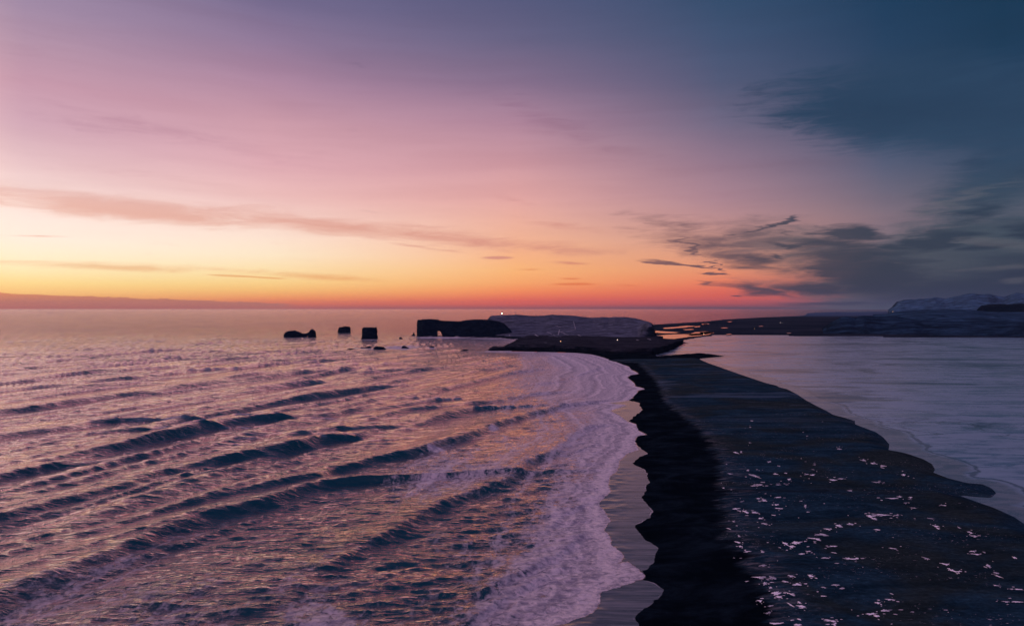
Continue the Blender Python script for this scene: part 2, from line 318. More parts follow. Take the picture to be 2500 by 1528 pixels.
# ------------------------------------------------------------------ SEA
X, Y, nr, nc, us, vs = lattice(-.98, .98, .0075, .60, 1.05 / FR, .62 / FR, tail=H / 60000)
PX = 1250 + F * X / Y; PY = YH + F * H / Y
near = Y < 2600
d_sea = np.full(X.shape, 400.0); d_foam = np.full(X.shape, 400.0)
d_sea[near] = shore_d(X[near], Y[near]); d_foam[near] = sdf(X[near], Y[near], foamP, foamG)
d_sea = np.clip(d_sea, -400, 400); d_foam = np.clip(d_foam, -400, 400)
dy = .62 / FR * Y * Y / H
Zs = np.zeros(X.shape); crest = np.zeros(X.shape); calm = np.zeros(X.shape)
shoal = smooth(2, 45, d_sea)
def add_crest(pts, h, wf, wb, soft=None, foam=0.0):
    g = ground(pts); g = g[np.argsort(g[:, 1])]
    y0, y1 = g[0, 1], g[-1, 1]; L = y1 - y0
    ext = max(30, .28 * L); m = (Y > y0 - ext) & (Y < y1 + ext) & (X < 400)
    if not m.any(): return
    x_, y_ = X[m], Y[m]
    sl0 = (g[1, 0] - g[0, 0]) / max(g[1, 1] - g[0, 1], 1); sl1 = (g[-1, 0] - g[-2, 0]) / max(g[-1, 1] - g[-2, 1], 1)
    gg = np.vstack([[g[0, 0] - sl0 * ext, y0 - ext], g, [g[-1, 0] + sl1 * ext, y1 + ext]])
    c = np.interp(y_, gg[:, 1], gg[:, 0])
    c = c + (vnoise(y_ / 70, y_ * 0 + h * 7, 3, 3) - .5) * 9
    slope = np.clip((sl0 + sl1) / 2 if len(g) > 1 else .4, -.2, 1.2)
    cs = 1 / math.sqrt(1 + slope ** 2)
    d = (x_ - c) * cs
    env = smooth(y0 - ext, y0 + .1 * L, y_) * (1 - smooth(y1 - .1 * L, y1 + ext, y_))
    env = env * (.85 + .40 * (vnoise(y_ / 110, y_ * 0 + wf + pts[0][0], 5, 2)))
    wf = wf * .44; wb = wb * .80; h = h * .76; prof = np.where(d > 0, np.exp(-(d / wf) ** 2 * 1.2), np.exp(-(np.abs(d) / wb) ** 1.5))
    if h > 1.9: calm[m] = np.maximum(calm[m], env * np.exp(-((d + wb * .45) / (wb * .6)) ** 2))
    trough = -.28 * np.exp(-((d - wf * 2.0) / (wf * 1.4)) ** 2)
    Zs[m] += h * env * (prof + trough)
    crest[m] = np.maximum(crest[m], env * foam * np.exp(-((d - wf * .5) / (wf * .9)) ** 2))
MAJ = [
 (Z1([(-420,1480),(-200,1420),(0,1345),(150,1290),(300,1235),(460,1175),(700,1092),(850,1020),(1000,962),(1130,930),(1400,868),(1530,815),(1650,775),(1900,742),(2050,735)]), 3.6, 13, 34),
 (Z1([(1500,770),(1640,738),(1720,700),(1800,682),(1950,640),(2150,603)]) + Z2([(700,590),(830,545),(960,510),(1060,462),(1150,430),(1250,395),(1350,375),(1450,350),(1570,335)]), 3.3, 9, 26),
 (Z1([(-400,1040),(-200,1000),(0,950),(230,890),(500,825),(640,790),(760,745),(860,715),(1000,688),(1150,663),(1300,638),(1480,600),(1600,575),(1720,545)]), 4.0, 15, 34),
 (Z1([(-200,800),(0,735),(200,690),(420,665)]), 2.6, 14, 28),
 (Z1([(300,640),(450,606),(600,582),(700,556),(850,526),(1000,500),(1150,465),(1290,440),(1420,428)]), 4.2, 15, 36),
 (Z1([(-100,540),(60,510),(190,498),(330,476),(430,453),(600,438),(720,436)]), 3.6, 16, 34),
 (Z1([(-100,400),(0,385),(150,370),(330,340),(450,323),(600,302),(750,288),(900,263),(1000,250),(1130,233),(1280,210),(1450,190),(1560,178),(1700,172)]), 4.2, 17, 38),
 (Z1([(1360,263),(1480,248),(1600,236),(1660,232)]), 3.6, 16, 36),
 (Z1([(1600,320),(1750,300),(1900,270),(2060,257)]), 2.8, 13, 30),
 (Z1([(1540,520),(1640,500),(1750,486),(1830,480)]), 2.2, 12, 24),
 (Z1([(1560,585),(1660,550),(1760,522),(1900,528)]), 2.6, 12, 26),
 (Z1([(540,500),(680,490),(840,485)]), 1.8, 12, 24),
 (Z1([(560,300),(600,242),(640,236),(700,232)][1:]), 3.0, 18, 34),
 (Z1([(60,130),(200,120),(340,112)]), 2, 20, 36),
 (Z2([(680,305),(800,270),(920,240),(1000,220),(1100,193),(1200,174),(1330,160)]), 3.0, 12, 28),
 (Z2([(130,320),(250,295),(380,278),(430,265),(600,250),(700,225),(800,205)]), 2.8, 13, 30),
 (Z2([(790,420),(900,385),(960,368),(1100,363)]), 3.6, 11, 24),
 (Z2([(950,345),(1100,325),(1250,290),(1350,283)]), 2.4, 11, 24),
 (Z2([(500,365),(600,350),(700,338)]), 2.4, 12, 26),
 (Z2([(520,410),(640,380),(760,368)]), 2.2, 12, 26),
 (Z2([(790,325),(830,316),(900,318)]), 2.4, 12, 20),
 (Z2([(1300,235),(1400,225),(1500,195),(1700,140)]), 1.6, 10, 24),
 (Z2([(1330,100),(1400,92),(1440,88)]), 1.6, 14, 24),
 (Z2([(450,1080),(620,985),(760,900),(880,840),(1010,800),(1150,740),(1200,700),(1250,652),(1300,630),(1400,600),(1430,565),(1500,510),(1570,465),(1700,448)]), 2.8, 9, 20),
 (Z2([(1150,1260),(1250,1205),(1350,1155),(1440,1085),(1470,1060)]), 1.9, 4.5, 12),
 (Z2([(1050,1430),(1170,1358),(1300,1280)]), 1.5, 4, 12),
 (Z2([(1500,590),(1560,570),(1620,545)]), 1.0, 4, 14),
 (Z2([(1420,960),(1440,930),(1560,870)]), .9, 4, 12),
 (Z4([(480,135),(620,127),(750,119),(830,120)]), 2.8, 20, 40), (Z4([(280,168),(430,155),(520,150)]), 2.8, 20, 36),
 (Z4([(520,177),(700,160),(950,153)]), 3.2, 20, 40), (Z4([(820,137),(980,127),(1100,119)]), 2.8, 20, 40),
 (Z4([(1040,147),(1200,130),(1420,122)]), 4.2, 22, 44), (Z4([(0,135),(130,132),(260,128)]), 2.4, 20, 40),
 (Z4([(180,262),(380,235),(700,209),(850,199)]), 3.2, 18, 38), (Z4([(980,215),(1180,207),(1400,180),(1600,163),(1700,166)]), 3.6, 18, 38),
 (Z4([(480,268),(600,258),(700,253)]), 2.6, 17, 30), (Z4([(200,300),(350,288)]), 2.2, 16, 30),
 (Z4([(1640,190),(1740,186)]), 2.2, 16, 30), (Z4([(1430,136),(1560,126),(1660,120)]), 2.8, 20, 40), (Z4([(1820,228),(1960,215),(2060,208)]), 3.0, 15, 30),
 (Z4([(1900,186),(2020,180)]), 2.2, 14, 28), (Z4([(2100,215),(2300,190),(2420,180)]), 2.2, 13, 28), (Z4([(2160,118),(2330,112)]), 2, 16, 30),
 (Z4([(0,185),(100,180)]), 2, 18, 36), (Z4([(0,210),(120,205)]), 2, 18, 36), (Z4([(930,88),(1160,78),(1230,76)]), 2.4, 26, 50), (Z4([(500,50),(900,46)]), 2.0, 30, 60),
]
for pts, h, wf, wb in MAJ: add_crest(pts, h, wf, wb, foam=0.0)
# many minor swells between the big ones
for i in range(170):
    D0 = 300 * math.exp(random.random() * 2.3); u = random.uniform(-.92, .16)
    x0 = u * D0; L = random.uniform(180, 480) * (D0 / 600) ** .6; s_ = random.uniform(.25, .55)
    pts = []
    for k_ in range(4):
        yy = D0 + L * k_ / 3; xx = x0 + s_ * L * k_ / 3 + random.uniform(-3, 3)
        pts.append((1250 + F * xx / yy, YH + F * H / yy))
    if x0 + s_ * L > np.interp(D0, shoreG[::-1][:, 1], shoreG[::-1][:, 0]) - 90: continue
    add_crest(pts, random.uniform(.5, 1.3) * (.6 + D0 / 1100 if D0 < 1500 else 1.9), random.uniform(10, 18), random.uniform(20, 34))
wx = (vnoise(X / 420, Y / 420, 71, 2) - .5) * 90 + (vnoise(X / 110, Y / 110, 72, 2) - .5) * 16
for lam_, slp, amp_, o_ in ((52.0, .40, .85, 0), (34.0, .34, .45, 5)):
    q_ = ((X - slp * Y + wx) / lam_ + o_) % 1.0
    pr = np.where(q_ > .5, np.exp(-((1 - q_) / .10) ** 2), 0) + np.exp(-(q_ / .10) ** 2) * (q_ <= .5)
    pr = np.where(q_ < .5, np.exp(-(q_ / .085) ** 2), np.exp(-((1 - q_) / .26) ** 1.6))
    Zs += amp_ * pr * (.40 + 1.1 * smooth(.3, .7, vnoise(X / 80 + slp * 9, (Y + 2 * X * .3) / 300, 73 + o_, 2))) * (1 - smooth(lam_ * .7, lam_ * 2.2, dy)) * smooth(90, 220, d_sea) * np.minimum(1 + (Y / 1300) ** 1.5, 2.6)
Zs *= smooth(8, 60, d_sea) * .9 + .1 * smooth(0, 8, d_sea)
# wind chop: many directional sine trains
inner = 1 - smooth(60, 150, d_sea)
chop = np.zeros(X.shape, np.float32); Xf = X.astype(np.float32); Yf = Y.astype(np.float32)
for i in range(64):
    lam = 3.2 * (14.0) ** (i / 63.0); a = math.radians(random.gauss(-82, 19))
    kx, ky = math.cos(a) * 2 * math.pi / lam, math.sin(a) * 2 * math.pi / lam
    fp = dy * abs(math.sin(a)) + .0016 * Y * abs(math.cos(a))
    rows = (1 - smooth(lam * .22, lam * .42, dy)).astype(np.float32)
    if rows.max() == 0: continue
    r_ = np.where(rows.max(1) > 0)[0]; sl = slice(r_[0], r_[-1] + 1)
    ph = Xf[sl] * kx + Yf[sl] * ky + random.random() * 6.28 + 1.3 * np.sin(Xf[sl] * .013 + i) + 1.1 * np.sin(Yf[sl] * .017 + i * 2)
    w = np.sin(ph); chop[sl] += rows[sl] * (w + .25 * np.cos(2 * ph)) * (.0062 * lam if lam < 11 else .0062 * 11 * (11 / lam) ** .5)
gust = .55 + .9 * vnoise(X / 60, Y / 60, 9, 3)
Zs += .88 * chop * gust * (1 - .6 * np.clip(calm, 0, 1)) * smooth(1, 30, d_sea) * (.35 + .65 * shoal)
# lumpy broken water inside the surf
lum = (vnoise(X / 3.0, Y / 4.5, 21, 3) - .5) * 1.0 + (vnoise(X / 9.0, Y / 9, 22, 2) - .5) * 1.6
surf = np.clip(1.25 - d_sea / 190, 0, 1) * smooth(3, 22, d_sea) * (Y < 900)
Zs += lum * surf * .42
Zs[d_sea < 8] *= np.clip(d_sea[d_sea < 8] / 8, 0, 1)
# foam density field from sample points (photo px, py, density)
FS = [(Z2([p])[0], v) for p, v in [
 ((1750,400),1),((1650,480),.85),((1780,520),1),((1600,650),.75),((1650,600),.8),((1500,700),.45),((1350,700),.28),((1560,800),.9),((1450,850),.55),((1300,800),.2),((1200,850),.15),
 ((1550,950),1),((1450,950),.85),((1300,950),.35),((1200,950),.15),((1000,950),.06),((1350,1050),.62),((1550,1100),1),((1400,1150),.85),((1200,1100),.3),((1250,1200),.7),((1100,1200),.25),((1500,1250),1),
 ((1300,1300),.75),((1150,1300),.5),((1000,1300),.25),((1500,1400),.85),((1300,1420),.8),((1100,1450),.6),((950,1450),.4),((900,1300),.1),((800,1400),.15),((700,1200),.05),((500,1300),.06),((600,1450),.14),((220,1460),.6),((180,1430),.35),((300,1380),.08),
 ((750,720),.55),((850,700),.5),((950,690),.45),((700,680),.3),((620,700),.22),((1000,620),.25),((1200,560),.3),((1400,450),.35),((1500,350),.6),((1400,300),.55),((1450,220),.62),((1300,350),.25),((1200,450),.12),((1550,420),.5),
 ((1550,120),.85),((1450,90),.8),((1300,90),.5),((1700,180),.95),((1600,260),.75),((1350,160),.45),((1150,120),.2),((1000,200),.03),((900,350),.02),((800,450),.02),((500,500),0),((1000,520),.06),((400,650),0),((600,600),0),((1100,720),.4),((400,850),.05),((200,750),0),
 ((1100,800),.12),((900,900),.06),((600,1000),.06)]]
FS += [(Z1([p])[0], v * .72) for p, v in [((0,1450),.36),((200,1400),.4),((400,1300),.36),((600,1400),.42),((800,1300),.34),((600,1200),.3),((900,1120),.24),((1000,1300),.25),((1100,1450),.3),((1300,1100),.1),((1300,1300),.12),((1500,1000),.05),((300,1150),.0),((0,1200),0),((700,950),0),((1000,800),0),((500,600),0),((0,600),0),((1500,400),0),((0,100),0),((1000,100),0),((1800,50),.05),((700,1050),.05),((0,1500),.38),((300,1500),.4),((1300,1480),.2),((-600,1500),.3),((-600,800),0)]]
fd = np.zeros(X.shape); wsum = np.zeros(X.shape)
m = near & (d_sea > -30)
px_, py_ = PX[m], PY[m]; A = np.zeros(px_.shape); B = np.zeros(px_.shape)
for (qx, qy), v in FS:
    w = 1 / ((px_ - qx) ** 2 + 2.2 * (py_ - qy) ** 2 + 150) ** 1.9; A += w * v; B += w
fd[m] = A / B
fd += .5 * smooth(60, 0, np.abs(d_foam - 25)) * (fd > .3) * 0
fd = np.maximum(fd, 1.05 * (1 - smooth(1, 16, d_foam)) * near)
fd = np.maximum(fd, crest)
# breaking lumps on the outer crest
for (qx, qy), rx, ry, hh in [(Z2([(785,580)])[0], 20, 4.5, 1.5), (Z2([(1090,470)])[0], 11, 4.5, 1.5)]:
    g = np.exp(-((PX - qx) / rx) ** 2 - ((PY - qy) / ry) ** 2); Zs += hh * g * (.7 + .8 * vnoise(X / 2.5, Y / 2.5, 4, 2)); fd = np.maximum(fd, g * 1.3)
# white water round the cliff feet and the skerries
for qx, qy, rx, ry, v in [(1080,825,75,2.4,.9),(1115,822,9,2,1.2),(1074,822,7,2,1.1),(1200,827,80,2,.6),(900,830,26,2.4,.5),(975,850,45,5,.8),(1000,848,30,4,.7),(890,853,40,2.5,.5),(1054,850,14,2,.6),(1300,859,120,3,.8),(732,825,44,1.6,.35)]:
    fd = np.maximum(fd, v * np.exp(-((PX - qx) / rx) ** 2 - ((PY - qy) / ry) ** 2))
keep_v = (d_sea > -12) & ((Y < 2150) | (Y > 0))
# drop the sheet under the spit, the lagoon and the plain
COAST = R2([(1700,420),(1700,330),(1780,298),(2000,285),(2464,255)]) + R3([(0,452),(220,430),(500,415),(800,403),(835,392),(820,384),(1000,375),(1480,371)]) + [(2600,760.5)]
coastG = ground(COAST)
landP = np.vstack([coastG, [(60000, 19000), (60000, 1900), (440, 1900)]])
far_land = np.zeros(X.shape, bool); mm = (Y > 1700) & (Y < 26000) & (X > 0)
far_land[mm] = inside(X[mm], Y[mm], landP) & (dist_line(X[mm], Y[mm], coastG) > 60 + Y[mm] * .02)
keep_v &= ~far_land
keep_v &= ~((Y > 1650) & (Y < 2900) & (X > 60) & (X < 500))
keep_v &= ~((X > 230) & (Y < 2500))
Q = quads(nr, nc); kf = keep_v.ravel()[Q].all(1); Q = Q[kf]
V = np.stack([X, Y, Zs], -1).reshape(-1, 3)

m_sea, t, b, out, g = material('sea_water')
foamA = t.attr('foam'); sdA = t.attr('shore'); sfA = t.attr('foam_edge')
geo = t.new('ShaderNodeNewGeometry')
pos = geo.outputs['Position']
c1 = t.noise(t.mapping(pos, rot=(0, 0, math.radians(8)), sc=(.13, .30, .2)), 1.0, 5, .62, .5)
c2 = t.noise(t.mapping(pos, rot=(0, 0, math.radians(-14)), sc=(.5, 1.0, .5)), 1.0, 4, .6, .3)
c3 = t.noise(t.mapping(pos, rot=(0, 0, math.radians(4)), sc=(.028, .085, .1)), 1.0, 4, .6, .4)
hgt = t.m('ADD', t.m('ADD', t.m('MULTIPLY', c1, 1.05), t.m('MULTIPLY', c2, .26)), t.m('MULTIPLY', c3, 2.0))
spx = t.new('ShaderNodeSeparateXYZ'); t.put(spx.inputs[0], pos)
hgt = t.m('MULTIPLY', hgt, t.mr(spx.outputs[1], 500, 3500, 1.0, 2.6))
wn = bump(t, hgt, 1.0, 1.0)
# lacy foam
warp = t.new('ShaderNodeVectorMath', operation='ADD'); t.put(warp.inputs[0], pos)
wv = t.new('ShaderNodeVectorMath', operation='SCALE'); t.put(wv.inputs[0], t.noise(pos, .16, 4, .6, color=True)); wv.inputs['Scale'].default_value = 9
t.l.new(wv.outputs[0], warp.inputs[1]); wp = warp.outputs[0]
cell = t.voro(t.mapping(wp, sc=(.16, .13, 0)), 1.0, 'DISTANCE_TO_EDGE')
cell2 = t.voro(t.mapping(wp, sc=(.5, .42, 0)), 1.0, 'DISTANCE_TO_EDGE')
lace = t.m('MAXIMUM', t.mr(cell, .34, .0), t.m('MULTIPLY', t.mr(cell2, .3, 0), .8))
fn = t.noise(t.mapping(pos, sc=(.33, .42, 0)), 1.0, 8, .68, .6)
fl = t.noise(t.mapping(pos, sc=(.035, .05, 0)), 1.0, 4, .6, .8)
lay = t.noise(t.mapping(t.xyz(t.m('ADD', sfA, t.m('MULTIPLY', t.noise(t.mapping(pos, sc=(.04, .03, 0)), 1.0, 4, .6), 22.0)), 0.0, 0.0), sc=(.10, 1, 1)), 1.0, 5, .65)
pat = t.m('ADD', t.m('MULTIPLY', t.m('SUBTRACT', lay, .5), t.mr(spx.outputs[1], 550, 1100, 1.25, .35)), t.m('ADD', t.m('MULTIPLY', lace, .42), t.m('ADD', t.m('MULTIPLY', fn, .75), t.m('MULTIPLY', fl, .45))))   # ~ .2..1.2
thr = t.m('SUBTRACT', 1.20, t.m('MULTIPLY', foamA, .92))
fm = t.m('MULTIPLY', t.mr(pat, t.m('SUBTRACT', thr, .14), t.m('ADD', thr, .24)), t.mr(foamA, 0, .9, .45, 1.0))
fm = t.m('MULTIPLY', fm, t.mr(foamA, .02, .2))
# sharp scalloped seaward edge of the thin swash film
edge = t.m('ADD', sfA, t.m('MULTIPLY', t.m('SUBTRACT', t.noise(t.mapping(pos, sc=(.25, .25, 0)), 1.0, 4, .6), .5), 3.0))
fm = t.m('MULTIPLY', fm, t.mr(edge, -.15, .5))
fm = t.m('MAXIMUM', fm, t.m('MULTIPLY', t.mr(t.m('ABSOLUTE', t.m('SUBTRACT', sdA, .35)), .5, .1), t.mr(t.noise(pos, .07, 3), .52, .66, 0, .6)))
film = t.mr(edge, .5, -.5)
fs = t.noise(t.mapping(pos, rot=(0, 0, math.radians(-12)), sc=(.03, .32, 0)), 1.0, 5, .65, .4)
t.put(b.inputs['Base Color'], t.mix(film, (.002, .016, .032, 1), t.mix(t.mr(fs, .35, .7), (.035, .045, .055, 1), (.17, .165, .18, 1))))
t.put(b.inputs['Roughness'], t.mr(film, 0, 1, .10, .22)); b.inputs['IOR'].default_value = 1.6
flat = t.new('ShaderNodeMix', data_type='VECTOR'); t.put(flat.inputs[0], film); t.l.new(wn, flat.inputs[4]); t.l.new(geo.outputs['Normal'], flat.inputs[5])
def sub5(v, k):
    a_ = t.new('ShaderNodeVectorMath', operation='SUBTRACT'); t.put(a_.inputs[0], v); a_.inputs[1].default_value = (.5, .5, .5)
    b_ = t.new('ShaderNodeVectorMath', operation='MULTIPLY'); t.put(b_.inputs[0], a_.outputs[0]); b_.inputs[1].default_value = k
    return b_.outputs[0]
def vadd(a_, b_):
    n_ = t.new('ShaderNodeVectorMath', operation='ADD'); t.put(n_.inputs[0], a_); t.put(n_.inputs[1], b_); return n_.outputs[0]
nA = t.noise(t.mapping(pos, sc=(.06, .16, 0)), 1.0, 3, .7, color=True)
nB = t.noise(t.mapping(pos, rot=(0, 0, .1), sc=(.010, .030, 0)), 1.0, 3, .6, .4, color=True)
nC = t.noise(t.mapping(pos, rot=(0, 0, .08), sc=(.0016, .0065, 0)), 1.0, 5, .7, .4, color=True)
nv = vadd(vadd(sub5(nA, (.7, 1.5, 0)), sub5(nB, (.4, 1.0, 0))), sub5(nC, (.3, 1.1, 0)))
ns_ = t.new('ShaderNodeVectorMath', operation='SCALE'); t.put(ns_.inputs[0], nv); t.put(ns_.inputs['Scale'], t.m('MULTIPLY', t.mr(spx.outputs[1], 350, 1800, .25, 1.0), t.m('SUBTRACT', 1.0, film)))
nn_ = t.new('ShaderNodeVectorMath', operation='NORMALIZE'); t.put(nn_.inputs[0], vadd(flat.outputs[1], ns_.outputs[0]))
gl = t.new('ShaderNodeBsdfGlossy'); gl.inputs['Color'].default_value = (1, .79, .80, 1); gl.inputs['Roughness'].default_value = .09
t.l.new(nn_.outputs[0], gl.inputs['Normal'])
df = t.new('ShaderNodeBsdfDiffuse'); df.inputs['Color'].default_value = (.003, .050, .072, 1)
fr = t.new('ShaderNodeFresnel'); fr.inputs[0].default_value = 1.6; t.l.new(nn_.outputs[0], fr.inputs['Normal'])
wm_ = t.new('ShaderNodeMixShader'); t.put(wm_.inputs[0], t.m('MULTIPLY', t.m('POWER', fr.outputs[0], 2.0), 5.4, clamp=True)); t.l.new(df.outputs[0], wm_.inputs[1]); t.l.new(gl.outputs[0], wm_.inputs[2])
t.l.new(flat.outputs[1], b.inputs['Normal'])
wf_ = t.new('ShaderNodeMixShader'); t.put(wf_.inputs[0], film); t.l.new(wm_.outputs[0], wf_.inputs[1]); t.l.new(b.outputs[0], wf_.inputs[2])
fb = t.new('ShaderNodeBsdfPrincipled')
t.put(fb.inputs['Base Color'], t.mix(t.mr(t.m('ADD', t.m('MULTIPLY', fn, .5), t.m('MULTIPLY', lay, .5)), .41, .58), (.30, .27, .35, 1), (.84, .73, .77, 1))); fb.inputs['Roughness'].default_value = .6
fb.inputs['Specular IOR Level'].default_value = .3
t.l.new(bump(t, t.m('ADD', t.m('MULTIPLY', fn, 1.8), t.m('MULTIPLY', c1, 1.5)), 1.0, 1.0), fb.inputs['Normal'])
ms = t.new('ShaderNodeMixShader'); t.put(ms.inputs[0], fm); t.l.new(wf_.outputs[0], ms.inputs[1]); t.l.new(fb.outputs[0], ms.inputs[2])
t.l.new(ms.outputs[0], out.inputs[0])
sea = np_mesh('sea', V, Q, m_sea, {'foam': fd.ravel(), 'shore': d_sea.ravel(), 'foam_edge': d_foam.ravel()})
tag(sea, kind='structure')

# ------------------------------------------------------------------ SPIT (black sand beach)
Xb, Yb, nrb, ncb, _, _ = lattice(-.12, .80, .050, .60, 1.2 / FR, .8 / FR)
spitP = np.vstack([shoreG, lagG[::-1], ground([(1560, 868), (1500, 858), (1193, 848)])])
def spit_height(x, y):
    d1 = np.clip(shore_d(x, y), -300, 300) * -1
    d2 = np.clip(sdf(x, y, lagPG, lagPG[:len(lagG)]), -300, 300) * -1
    db = sdf(x, y, np.vstack([bermG, [(3000, 60), (3000, 1700)]]), bermG)
    z = np.where(d1 < 0, d1 * .08, 2.0 * (1 - np.exp(-np.maximum(d1, 0) / 40)))
    z += smooth(-4, 6, db) * .5
    bank = np.where(d2 < 0, d2 * .15, np.minimum(d2 * .18, 3.2))
    z = np.minimum(z, bank + .15) + (vnoise(x / 14, y / 10, 31, 4) - .5) * .7 * smooth(6, 30, d1) * smooth(2, 12, d2) * (.25 + .75 * smooth(-5, 15, db))
    return z, d1, d2, db
Zb, d1, d2, db = spit_height(Xb, Yb)
Zb = np.maximum(Zb, -1.5)
keep = (d1 > -14) & (d2 > -14) & (Yb < 1760) & (Xb < 1400)
Q = quads(nrb, ncb); Q = Q[keep.ravel()[Q].all(1)]
m_sand, t, b, out, g = material('black_sand')
veg = t.attr('berm'); dsh = t.attr('shore')
e = t.m('ADD', veg, t.m('MULTIPLY', t.m('SUBTRACT', t.noise(t.mapping(g, sc=(.02, .09, 0)), 1.0, 6, .7, .4), .5), 34.0))
vg = t.mr(e, -2, 6)
s1 = t.m('ADD', t.m('MULTIPLY', t.noise(t.mapping(g, rot=(0, 0, .12), sc=(.014, .05, 0)), 1.0, 9, .74, 1.2), .6), t.m('MULTIPLY', t.noise(t.mapping(g, rot=(0, 0, -.2), sc=(.06, .13, 0)), 1.0, 8, .75, .8), .4))
s2 = t.noise(t.mapping(g, sc=(.4, .6, 0)), 1.0, 6, .7)
s3 = t.noise(t.mapping(g, sc=(.012, .018, 0)), 1.0, 5, .6, .8)
blue = t.mix(t.mr(s1, .35, .72), (.007, .026, .044, 1), (.036, .098, .150, 1))
brown = t.mix(t.mr(s1, .3, .7), (.012, .026, .032, 1), (.044, .066, .068, 1))
vegc = t.mix(t.mr(s3, .42, .6), blue, brown)
vegc = t.mix(t.mr(s2, .35, .75), t.mix(1.0, vegc, (.5, .5, .5, 1), 'MULTIPLY'), vegc)
chan = t.mr(t.noise(t.mapping(g, rot=(0, 0, -.03), sc=(.0035, .032, 0)), 1.0, 5, .6, .6), .60, .72)
vegc = t.mix(t.m('MULTIPLY', chan, .8), vegc, (.010, .013, .018, 1))
pale = t.m('MULTIPLY', t.mr(e, 22, 1), t.mr(t.noise(t.mapping(g, sc=(.10, .35, 0)), 1.0, 7, .75, .5), .48, .66))
vegc = t.mix(t.m('MULTIPLY', pale, .6), vegc, (.22, .21, .23, 1))
sandc = t.mix(t.mr(t.noise(t.mapping(g, sc=(.03, .05, 0)), 1.0, 9, .75, .6), .42, .7), (.0018, .0042, .0075, 1), (.009, .018, .028, 1))
sy = t.new('ShaderNodeSeparateXYZ'); t.put(sy.inputs[0], g)
bands = t.m('MULTIPLY', t.mr(t.noise(t.mapping(g, rot=(0, 0, -.04), sc=(.006, .035, 0)), 1.0, 8, .72, .8), .50, .66), t.mr(sy.outputs[1], 420, 800))
vegc = t.mix(t.m('MULTIPLY', bands, .55), vegc, (.10, .15, .21, 1))
clus = t.mr(t.noise(t.mapping(g, sc=(.025, .05, 0)), 1.0, 4, .6), .46, .62)
speck = t.m('MULTIPLY', t.mr(t.noise(t.mapping(g, sc=(.45, 1.1, 0)), 1.0, 5, .7), .62, .68), clus)
vegc = t.mix(t.m('MULTIPLY', speck, t.mr(e, -2, 4)), vegc, (.62, .56, .64, 1))
t.put(b.inputs['Base Color'], t.mix(vg, sandc, vegc))
wet = t.mr(t.m('ADD', dsh, t.m('MULTIPLY', t.noise(t.mapping(g, sc=(.06, .06, 0)), 1.0, 4), -8.0)), -3, 3, 1, 0)
t.put(b.inputs['Roughness'], t.mr(wet, 0, 1, 1, .45)); t.put(b.inputs['Specular IOR Level'], t.mr(wet, 0, 1, .0, .0))
t.l.new(bump(t, t.m('ADD', s2, t.m('MULTIPLY', s1, 2.0)), .5, .7), b.inputs['Normal'])
beach = np_mesh('beach', np.stack([Xb, Yb, Zb], -1).reshape(-1, 3), Q, m_sand, {'berm': np.clip(db, -200, 200).ravel(), 'shore': d1.ravel()})
tag(beach, kind='structure')

# snow lying in patches on the spit: traced big ones plus scattered small ones
m_snow, t, b, out, g = material('snow')
t.put(b.inputs['Base Color'], t.mix(t.mr(t.noise(g, .12, 4), .38, .55), (.42, .40, .46, 1), (.97, .90, .96, 1))); b.inputs['Roughness'].default_value = .55
big = [(640,595,12,7),(665,592,10,6),(730,715,22,10),(742,722,8,12),(920,738,16,8),(755,838,14,5),(785,845,16,10),(1003,880,8,12),(640,888,26,6),(690,905,18,10),(735,908,30,6),(770,940,18,5),(790,968,22,6),
 (625,953,8,8),(600,990,7,6),(655,1030,10,10),(645,1060,14,9),(660,1082,14,6),(700,1110,28,4),(775,1112,10,12),(900,1072,18,12),(935,1088,26,10),(960,1068,36,9),(985,1128,24,6),(1020,1115,18,5),(1060,1050,30,11),(1095,1028,34,9),(1120,998,22,4),
 (1180,982,22,9),(1240,975,30,9),(1340,932,34,7),(1360,945,16,14),(1410,926,50,5),(1480,930,24,3),(1380,1005,18,4),(1150,1088,32,4),(1105,1150,26,7),(1235,1156,55,9),(1275,1153,16,8),(1465,1102,30,4),(1660,945,20,5),(1690,985,24,5),(1700,996,10,9),(1865,1018,16,12),(1890,1038,24,5),
 (1810,993,8,6),(1880,1118,26,5),(1900,1135,24,5),(1940,1122,10,6),(1635,1153,14,8),(1735,1185,22,7),(1775,1218,22,13),(1810,1225,24,4),(1965,1195,16,12),(2005,1230,20,6),(2010,1245,10,16),(2100,1150,14,8),(2060,1385,26,6),(2110,1386,40,5),(2120,1318,40,4),(2010,1300,20,4),
 (780,1185,34,5),(770,1245,40,10),(830,1250,26,11),(790,1275,20,12),(925,1240,28,8),(960,1285,42,9),(900,1272,20,5),(1030,1243,24,8),(850,1328,36,11),(865,1347,30,9),(930,1336,20,12),(820,1300,14,6),(765,1360,16,8),(925,1390,12,18),(985,1400,30,12),(970,1378,12,10),(810,1426,20,6),(820,1390,22,5),
 (1165,1290,30,7),(1195,1308,22,5),(1100,1302,12,6),(1385,1388,24,8),(1440,1370,30,5),(1430,1425,38,8),(1350,1443,44,9),(1380,1452,18,10),(1458,1342,10,5),(845,1485,34,8),(965,1498,30,9),(970,1468,12,7),(1135,1478,46,7),(1155,1495,14,10),(1310,640,20,5),(1360,655,18,4),(1410,668,16,5),(1410,678,10,4),(1518,717,18,6),(1150,742,24,5),(1190,735,28,4),(1380,755,30,3),
 (1180,580,18,5),(760,765,30,4),(730,770,20,3),(860,765,22,3),(700,690,10,4),(850,710,14,5),(900,705,12,4),(1010,712,22,3),(1040,716,20,3),(860,830,22,3),(850,870,22,4),(860,888,22,3),(835,923,14,3),(1460,838,44,3),(1500,830,16,3),(1555,833,16,4),(1530,862,14,3),(1570,890,16,3),(1730,878,20,3)]
